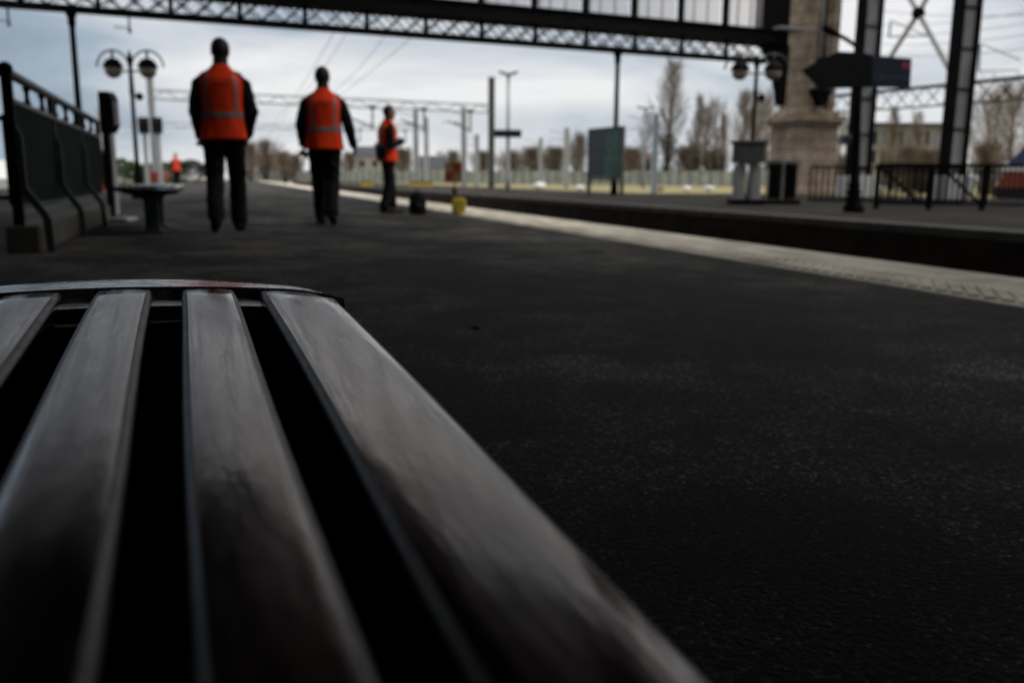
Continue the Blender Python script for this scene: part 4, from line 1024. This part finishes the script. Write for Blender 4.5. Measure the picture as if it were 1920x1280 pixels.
# ------------------------------------------------------------------ far fence, buildings, vehicles
pa, pb = ground(455, 215, GZ), ground(1480, 142, GZ)
t = thing('panel_fence', 'long pale concrete panel fence beyond the grass', 'fence', pa, 0)
v = pb - pa; n = 70; hf = 2.45
b = MB(); b.bar(Vector((0, 0, hf / 2)), v + Vector((0, 0, hf / 2)), 0.08, hf); b.build('panel', fencec, t)
for i in range(n + 1): MB().box(v * (i / n) + Vector((0, 0, hf / 2 + 0.08)), (0.24, 0.24, hf + 0.16)).build('post', galvdark if i % 3 else kerbm, t)
def house(lab, px, d, wpx, pyw, pyr, wall_, roof_, wins=3, rz=None, hip=False):
    d *= 1.45; p = ground(px, d, PIT - 0.2); w_ = wpx * d / F; hw = atd(px, pyw, d).z - PIT + 0.2; hr_ = atd(px, pyr, d).z - PIT + 0.2
    t = thing('house', lab, 'house', p, HEAD(17) if rz is None else rz, 'buildings beyond the fence'); dp = w_ * 0.8
    MB().box((0, dp / 2, hw / 2), (w_, dp, hw)).build('wall', wall_, t)
    b = MB(); i_ = w_ * 0.2 if hip else -0.3
    e0, r1 = w_ / 2 + 0.3, w_ / 2 - i_
    b.quad((-e0, -0.3, hw), (e0, -0.3, hw), (r1, dp / 2, hr_), (-r1, dp / 2, hr_)); b.quad((e0, dp + 0.3, hw), (-e0, dp + 0.3, hw), (-r1, dp / 2, hr_), (r1, dp / 2, hr_))
    b.b.faces.new([b.b.verts.new(x) for x in ((e0, -0.3, hw), (e0, dp + 0.3, hw), (r1, dp / 2, hr_))]); b.b.faces.new([b.b.verts.new(x) for x in ((-e0, dp + 0.3, hw), (-e0, -0.3, hw), (-r1, dp / 2, hr_))])
    ro = b.build('roof', roof_, t)
    MB().box((w_ * 0.28, dp / 2, hr_ + 0.2), (0.7, 0.6, 1.6)).build('chimney', wall_, ro)
    for fl in range(2):
        for k in range(wins):
            x = (k + 0.5) / wins * w_ - w_ / 2
            wo = MB().box((x, -0.02, hw * (0.3 + 0.42 * fl)), (w_ / wins * 0.4, 0.06, hw * 0.22)).build('window', winm, t)
            MB().box((x, -0.06, hw * (0.3 + 0.42 * fl) - hw * 0.12), (w_ / wins * 0.5, 0.1, 0.08)).build('sill', whitem, wo)
    return t
house('pale house with grey roof seen past the striding worker hand', 692, 150, 46, 292, 274, wallm, slate, 2)
house('dark slate roofed house left of the dark mast', 808, 140, 46, 314, 292, wallm, slate, 3)
house('low house with brown tiled roof left of the tall worker', 505, 170, 40, 305, 290, wallm, tilem, 3)
house('brown tiled long house right of the poster board', 1190, 165, 70, 300, 285, wallm, tilem, 4)
# glazed apartment block on the right
p = ground(1700, 120, PIT); t = thing('apartment_block', 'pale block with tall window bays between the steel columns', 'building', p, HEAD(17), 'buildings beyond the fence')
hb = atd(1700, 234, 120).z - PIT; wb = 175 * 120 / F
MB().box((0, 3, hb / 2), (wb, 6, hb)).build('wall', wallm, t)
for k in range(11):
    for fl in range(2):
        wo = MB().box((-wb / 2 + (k + 0.5) * wb / 11, -0.03, hb * (0.52 + 0.28 * fl)), (wb / 11 * 0.45, 0.1, hb * 0.2)).build('window', winm if (k * 7 + fl) % 3 else paleblue, t)
MB().box((0, 2.8, hb + 0.1), (wb + 0.5, 6.6, 0.25)).build('roof', slate, t)
b = MB()
for k in range(23): b.bar((-wb / 2 + k * wb / 22, -0.5, hb * 0.4), (-wb / 2 + k * wb / 22, -0.5, hb * 0.98), 0.07)
for z in (0.4, 0.98): b.bar((-wb / 2, -0.5, hb * z), (wb / 2, -0.5, hb * z), 0.1)
b.build('balcony_grille', iron2, t)
def van(lab, px, d, wpx, m_, rz, z=PIT):
    p = ground(px, d, z); ln = wpx * d / F; s = ln / 4.6
    t = thing('parked_van', lab, 'van', p, rz, 'vehicles parked beyond the platforms')
    pr = [(-2.3, 0.35), (2.2, 0.35), (2.3, 0.9), (1.55, 1.05), (1.0, 1.85), (-2.2, 1.95), (-2.3, 1.4)]
    MB().prism([(x * s, 0, z_ * s) for x, z_ in pr], (0, 1, 0), 1.75 * s).build('body', m_, t)
    MB().prism([(x * s, 0, z_ * s) for x, z_ in ((-2.0, 1.2), (1.2, 1.2), (0.9, 1.72), (-2.0, 1.78))], (0, 1, 0), 1.78 * s).build('window', winm, t)
    for x in (-1.5, 1.45):
        for y in (-0.8, 0.8):
            b = MB(); b.tube([(x * s, (y - 0.1) * s, 0.34 * s), (x * s, (y + 0.1) * s, 0.34 * s)], 0.34 * s, 16); b.build('wheel', rubber, t)
    return t
van('white van parked far left behind the railing', 2, 38, 150, whitem, HEAD(60), -0.3)
van('small white van parked by the glazed block', 1648, 100, 34, whitem, HEAD(100))
# regional train at far right
p = ground(1982, 38, PIT); t = thing('train', 'blue train nose with red and white band behind the far railing', 'train', p, HEAD(-4))
secs = []
for y, zt_, zf in ((2.2, 1.0, 0.5), (1.6, 1.9, 0.4), (0.6, 2.8, 0.35), (-0.8, 3.5, 0.35), (-2.2, 3.75, 0.35), (-22, 3.75, 0.35)): secs.append((y, zt_, zf))
def train_band(name, z0, z1, m_, off):
    b = MB(); rg = []
    for y, zt_, zf in secs:
        hw = 1.42 - max(0, (y + 0.5)) * 0.16 + off
        a0, a1 = max(z0, zf), min(z1, zt_)
        if a1 <= a0: a1 = a0 + 0.02
        top = a1 == zt_
        rg.append([b.b.verts.new(q_) for q_ in ((-hw, y, a0), (-hw, y, a1 - 0.02), (-hw * 0.75 if top else -hw, y, a1), (hw * 0.75 if top else hw, y, a1), (hw, y, a1 - 0.02), (hw, y, a0))])
    for p_, q_ in zip(rg, rg[1:]):
        for k in range(6): b.b.faces.new((p_[k], p_[(k + 1) % 6], q_[(k + 1) % 6], q_[k]))
    b.b.faces.new(rg[0]); b.b.faces.new(rg[-1][::-1]); return b.build(name, m_, t)
train_band('skirt', 0.3, 0.95, plastic, 0); train_band('red_band', 0.95, 1.6, trainred, 0.004); train_band('white_band', 1.6, 1.95, whitem, 0.002); train_band('blue_body', 1.95, 3.8, trainblue, 0)
b = MB()
for y in (-4, -6.2, -12, -14.2): b.tube([(-1.0, y, 0.42), (1.0, y, 0.42)], 0.42, 18)
b.build('wheelset', rust, t)
# small things on the grass
for px, py, sz, m_, lab in ((1012, 343, 0.9, whitem, 'white sack pile left of the poster board'), (1238, 346, 0.55, tilem, 'small reddish sack on the grass by the pale blue mast'), (1288, 350, 0.6, whitem, 'white sack on the grass right of the tall poplar'), (1330, 352, 0.7, whitem, 'larger white sack on the grass near the cabinet'), (1088, 340, 0.6, whitem, 'white sack just left of the poster board leg')):
    sz *= 0.75; p = ground(px, 70, GZ); o = MB().sphere((0, 0, sz * 0.42), sz * 0.62, (1.3, 1, 0.72), 14)
    for v_ in o.b.verts: v_.co *= 1 + 0.12 * math.sin(v_.co.x * 9 + v_.co.y * 7 + px)
    o = o.build('ballast_sack', m_, None, p); tag(o, lab, 'sack', 'sacks left on the grass')
for px, w_, m_, lab in ((688, 0.8, yellow, 'yellow lineside box past the striding worker'), (790, 1.6, yellow, 'yellow stack of boards left of the stop board')):
    p = ground(px, 60, GZ); t = thing('lineside_box', lab, 'box', p, HEAD(10), 'yellow lineside boxes')
    MB().box((0, 0, 0.3), (w_, 0.6, 0.6), bev=0.04).build('case', m_, t); MB().box((0, 0, 0.63), (w_ + 0.06, 0.66, 0.06), bev=0.02).build('lid', kerbm, t)
# litter on the platform
p = at(893, 612, 0.004); b = MB(); b.lathe([(0.012, -0.003), (0.017, 0.002), (0.008, 0.006), (0.001, 0.007)], n=12)
o = b.build('gum_spot', leather, None, p); tag(o, 'black gum spot trodden into the asphalt beyond the bench corner', 'litter')
# red relay box and stub post far left
p = ground(199, 34); t = thing('red_cabinet', 'small red cabinet past the end of the left railing', 'cabinet', p, HEAD(5))
MB().box((0, 0, 0.55), (0.5, 0.4, 1.1), bev=0.03).build('case', redm, t); MB().box((0, -0.21, 0.6), (0.36, 0.02, 0.8), bev=0.005).build('door', redm, t)
p = ground(332, 42); 
t = thing('trolley', 'red luggage trolley beside the far worker', 'trolley', p + Vector((-0.75, -0.6, 0)), HEAD(5))
MB().box((0, 0, 0.5), (0.7, 0.9, 0.5), bev=0.05).build('bin', redm, t)
for x in (-0.25, 0.25): MB().tube([(x - 0.04, 0.2, 0.13), (x + 0.04, 0.2, 0.13)], 0.13, 14).build('wheel', rubber, t)
MB().tube([(-0.3, -0.45, 0.3), (-0.3, -0.5, 1.0), (0.3, -0.5, 1.0), (0.3, -0.45, 0.3)], 0.02).build('handle', iron2, t)

# ------------------------------------------------------------------ trees
def leaf(b, p, s, rnd):
    d = Vector((rnd.gauss(0, 1), rnd.gauss(0, 1), rnd.gauss(0, 1))).normalized(); e_ = d.orthogonal().normalized() * s; f_ = d.cross(e_).normalized() * s * 0.6
    b.b.faces.new([b.b.verts.new(x) for x in (p - e_, p + f_, p + e_, p - f_)])
def twig(b, p, d, ln, w):
    x = d.orthogonal().normalized() * w
    b.b.faces.new([b.b.verts.new(q) for q in (p - x, p + x, p + d * ln)])
    x = d.cross(x).normalized() * w
    b.b.faces.new([b.b.verts.new(q) for q in (p - x, p + x, p + d * ln)])
def poplar_meshes(seed, h, wr, nb, low, ivy=0.3):
    rnd = random.Random(seed); tk = MB(); br = MB()
    tk.tube([(0.0, 0, 0), (0.05, 0, h * 0.25), (0, 0.05, h * 0.6), (0.04, 0, h * 0.97)], [h * 0.019, h * 0.014, h * 0.008, 0.02], 8)
    for i in range(nb):
        f = low + (1 - low) * (i / nb) ** 0.9; z = h * f * 0.93
        a = rnd.uniform(0, 6.283); out = wr * (1.15 - 0.95 * f) * rnd.uniform(0.5, 1.1) * (0.6 + 1.6 * min(1, (f - low) / 0.15)) / 2.2 * 1.6
        ln = max(0.8, out * rnd.uniform(2.0, 3.0)); e_ = Vector((math.cos(a) * out, math.sin(a) * out, ln * 0.9))
        p0 = Vector((0, 0, z)); mid = p0 + Vector((e_.x * 0.65, e_.y * 0.65, e_.z * 0.4)); p2_ = p0 + e_
        br.tube([p0, mid, p2_], [0.05 * (1.2 - f), 0.03 * (1.2 - f), 0.008], 5, False)
        for k in range(int(20 + 12 * (1 - f))):
            q = rnd.uniform(0.15, 1.0); b0 = p0.lerp(mid, q * 2) if q < 0.5 else mid.lerp(p2_, q * 2 - 1)
            dd = Vector((e_.x * 0.5 + rnd.gauss(0, 0.45), e_.y * 0.5 + rnd.gauss(0, 0.45), abs(rnd.gauss(1.0, 0.4)))).normalized()
            twig(br, b0, dd, rnd.uniform(0.5, 1.3), 0.0115 * rnd.uniform(0.7, 1.5))
    iv = MB()
    for k in range(int(1400 * ivy)):
        z = h * rnd.uniform(0.02, 0.45) ** 1.1; a = rnd.uniform(0, 6.283); r_ = abs(rnd.gauss(0, 0.035 * h)) * (1.1 - z / h)
        leaf(iv, Vector((math.cos(a) * r_, math.sin(a) * r_, z)), rnd.uniform(0.08, 0.2), rnd)
    return tk, br, iv
PROTO = {}
def tree(lab, px, d, ptop, kind, name='poplar_tree', sx=1.0, cat='tree', group='bare trees beyond the fence', z=PIT - 0.2, rz=0):
    if d > 100: d *= 1.45
    p = ground(px, d, z); h = atd(px, ptop, d).z - z
    t = thing(name, lab, cat, p, rz, group)
    if kind not in PROTO:
        kw = {'tall': dict(seed=3, h=17, wr=1.7, nb=150, low=0.22, ivy=1.0), 'slim': dict(seed=21, h=12, wr=1.25, nb=70, low=0.2, ivy=0.3), 'ragged': dict(seed=33, h=14, wr=2.2, nb=90, low=0.25, ivy=0.5), 'thin': dict(seed=8, h=12, wr=1.0, nb=95, low=0.12, ivy=0.8), 'wide': dict(seed=12, h=11, wr=2.6, nb=120, low=0.12, ivy=0.2), 'bush': dict(seed=15, h=5, wr=1.15, nb=120, low=0.02, ivy=0.5)}[kind]
        hh = kw['h']; tk, br, iv = poplar_meshes(**kw)
        PROTO[kind] = (hh, tk.build('trunk', barkm, t), br.build('crown', twigm, t), iv.build('ivy', ivym, t))
    else:
        for o in PROTO[kind][1:]:
            c = o.copy(); col.objects.link(c); c.parent = t
    s = h / PROTO[kind][0]; t.scale = (s * sx, s * sx, s)
    t.rotation_euler = (0.035 * math.sin(px), 0.035 * math.cos(px * 1.7), rz + px)
    return t
tree('tallest bare poplar, its top reaching the girder', 1248, 118, 108, 'tall', sx=1.4)
tree('slim bare poplar right of the tallest one', 1301, 120, 176, 'thin')
tree('slim pale poplar, second right of the tallest', 1325, 124, 200, 'slim', sx=1.1, rz=1.3)
tree('slim bare poplar between two others, third from the pier', 1342, 126, 188, 'ragged', sx=1.3, rz=5)
tree('ragged bare poplar behind the cabinet', 1436, 118, 178, 'ragged', sx=1.2, rz=3.3)
tree('short dark poplar third right of the tallest', 1355, 116, 210, 'thin', sx=0.9, rz=2.1)
tree('broad bare poplar left of the right twin lamp', 1388, 108, 168, 'tall', sx=1.5, rz=2.5)
tree('bare poplar partly behind the right twin lamp', 1412, 110, 185, 'wide', sx=0.9, rz=0.7)
tree('bare poplar left of the tallest, behind the pale blue mast', 1212, 120, 210, 'slim', sx=1.2, rz=3)
tree('bare poplar between the pier and the first steel column', 1572, 112, 215, 'ragged', rz=4, sx=1.4)
tree('spreading bare tree right of the second steel column', 1848, 66, 180, 'wide', rz=1, sx=1.1)
tree('spreading bare tree at the far right edge', 1893, 60, 165, 'wide', rz=2.2, sx=1.1)
tree('thin bare tree behind the glazed block left half', 1668, 100, 200, 'thin', rz=2.7, sx=1.3)
tree('thin bare tree before the glazed block middle', 1712, 92, 208, 'slim', rz=0.4, sx=1.2)
for i, (px, ptop, d, sx, lab) in enumerate(((470, 276, 140, 1.0, 'low bare tree left of the striding worker'), (500, 272, 145, 1.2, 'taller bushy tree left of the striding worker'), (535, 290, 140, 1.2, 'reddish low tree beside the striding worker left arm'), (555, 296, 142, 1.3, 'low bush beside the striding worker left hip'), (655, 292, 150, 1.2, 'low bare tree between two workers'), (755, 285, 148, 1.3, 'low bare tree right of the side-on worker'), (850, 290, 146, 1.2, 'green dark bush above the stop board'),
        (905, 290, 146, 1.4, 'low bare bush behind the dark mast'), (960, 290, 140, 1.7, 'low rounded bush behind the lamp post'), (1000, 284, 138, 1.7, 'rounded brown bush right of the lamp post'), (1040, 284, 138, 1.7, 'brown bush left of the short mast'), (1082, 262, 136, 0.7, 'narrow dark bare tree left of the poster board'), (1180, 284, 136, 1.5, 'brown bush right of the poster board'), (1290, 282, 130, 1.5, 'low bush under the slim poplar'), (1340, 288, 130, 1.5, 'low bush under the short dark poplar'),
        (1700, 285, 70, 1.3, 'low brown shrub behind the far railing, left'), (1735, 290, 70, 1.3, 'low brown shrub behind the far railing, beside the second column'), (1580, 300, 80, 1.1, 'green low shrub right of the pier foot'), (1850, 280, 62, 1.2, 'brown shrub beneath the spreading trees'))):
    tree(lab, px, d, ptop, 'bush', 'bare_shrub', sx, 'shrub', 'shrubs beyond the platforms', rz=i * 1.1)
def hedge(lab, px0, px1, d, ptop, m_):
    a_, q_ = ground(px0, d, -0.1), ground(px1, d, -0.1); h = atd((px0 + px1) / 2, ptop, d).z + 0.1; rnd = random.Random(px0)
    t = thing('hedge', lab, 'hedge', a_, 0, 'hedges beyond the left platform'); v = q_ - a_; n = int(v.length * 650)
    b = MB()
    for i in range(n):
        p_ = v * rnd.random(); tp_ = h * (0.86 + 0.14 * math.sin(p_.x * 1.7) * math.sin(p_.x * 0.63 + 1)); zz = tp_ * math.sqrt(rnd.random())
        leaf(b, p_ + Vector((rnd.gauss(0, 0.1), rnd.uniform(-0.7, 0.7), zz)), rnd.uniform(0.06, 0.14), rnd)
    b.build('foliage', m_, t)
    b = MB()
    for i in range(int(v.length)): b.tube([v * ((i + 0.5) / v.length), v * ((i + 0.5) / v.length) + Vector((0, 0, h * 0.8))], 0.04, 5)
    b.build('stem', barkm, t)
hedge('green hedge behind the small bench', 188, 338, 52, 297, leafg)
hedge('dull hedge left of the tall worker', 338, 420, 75, 300, ivym)
print('done')
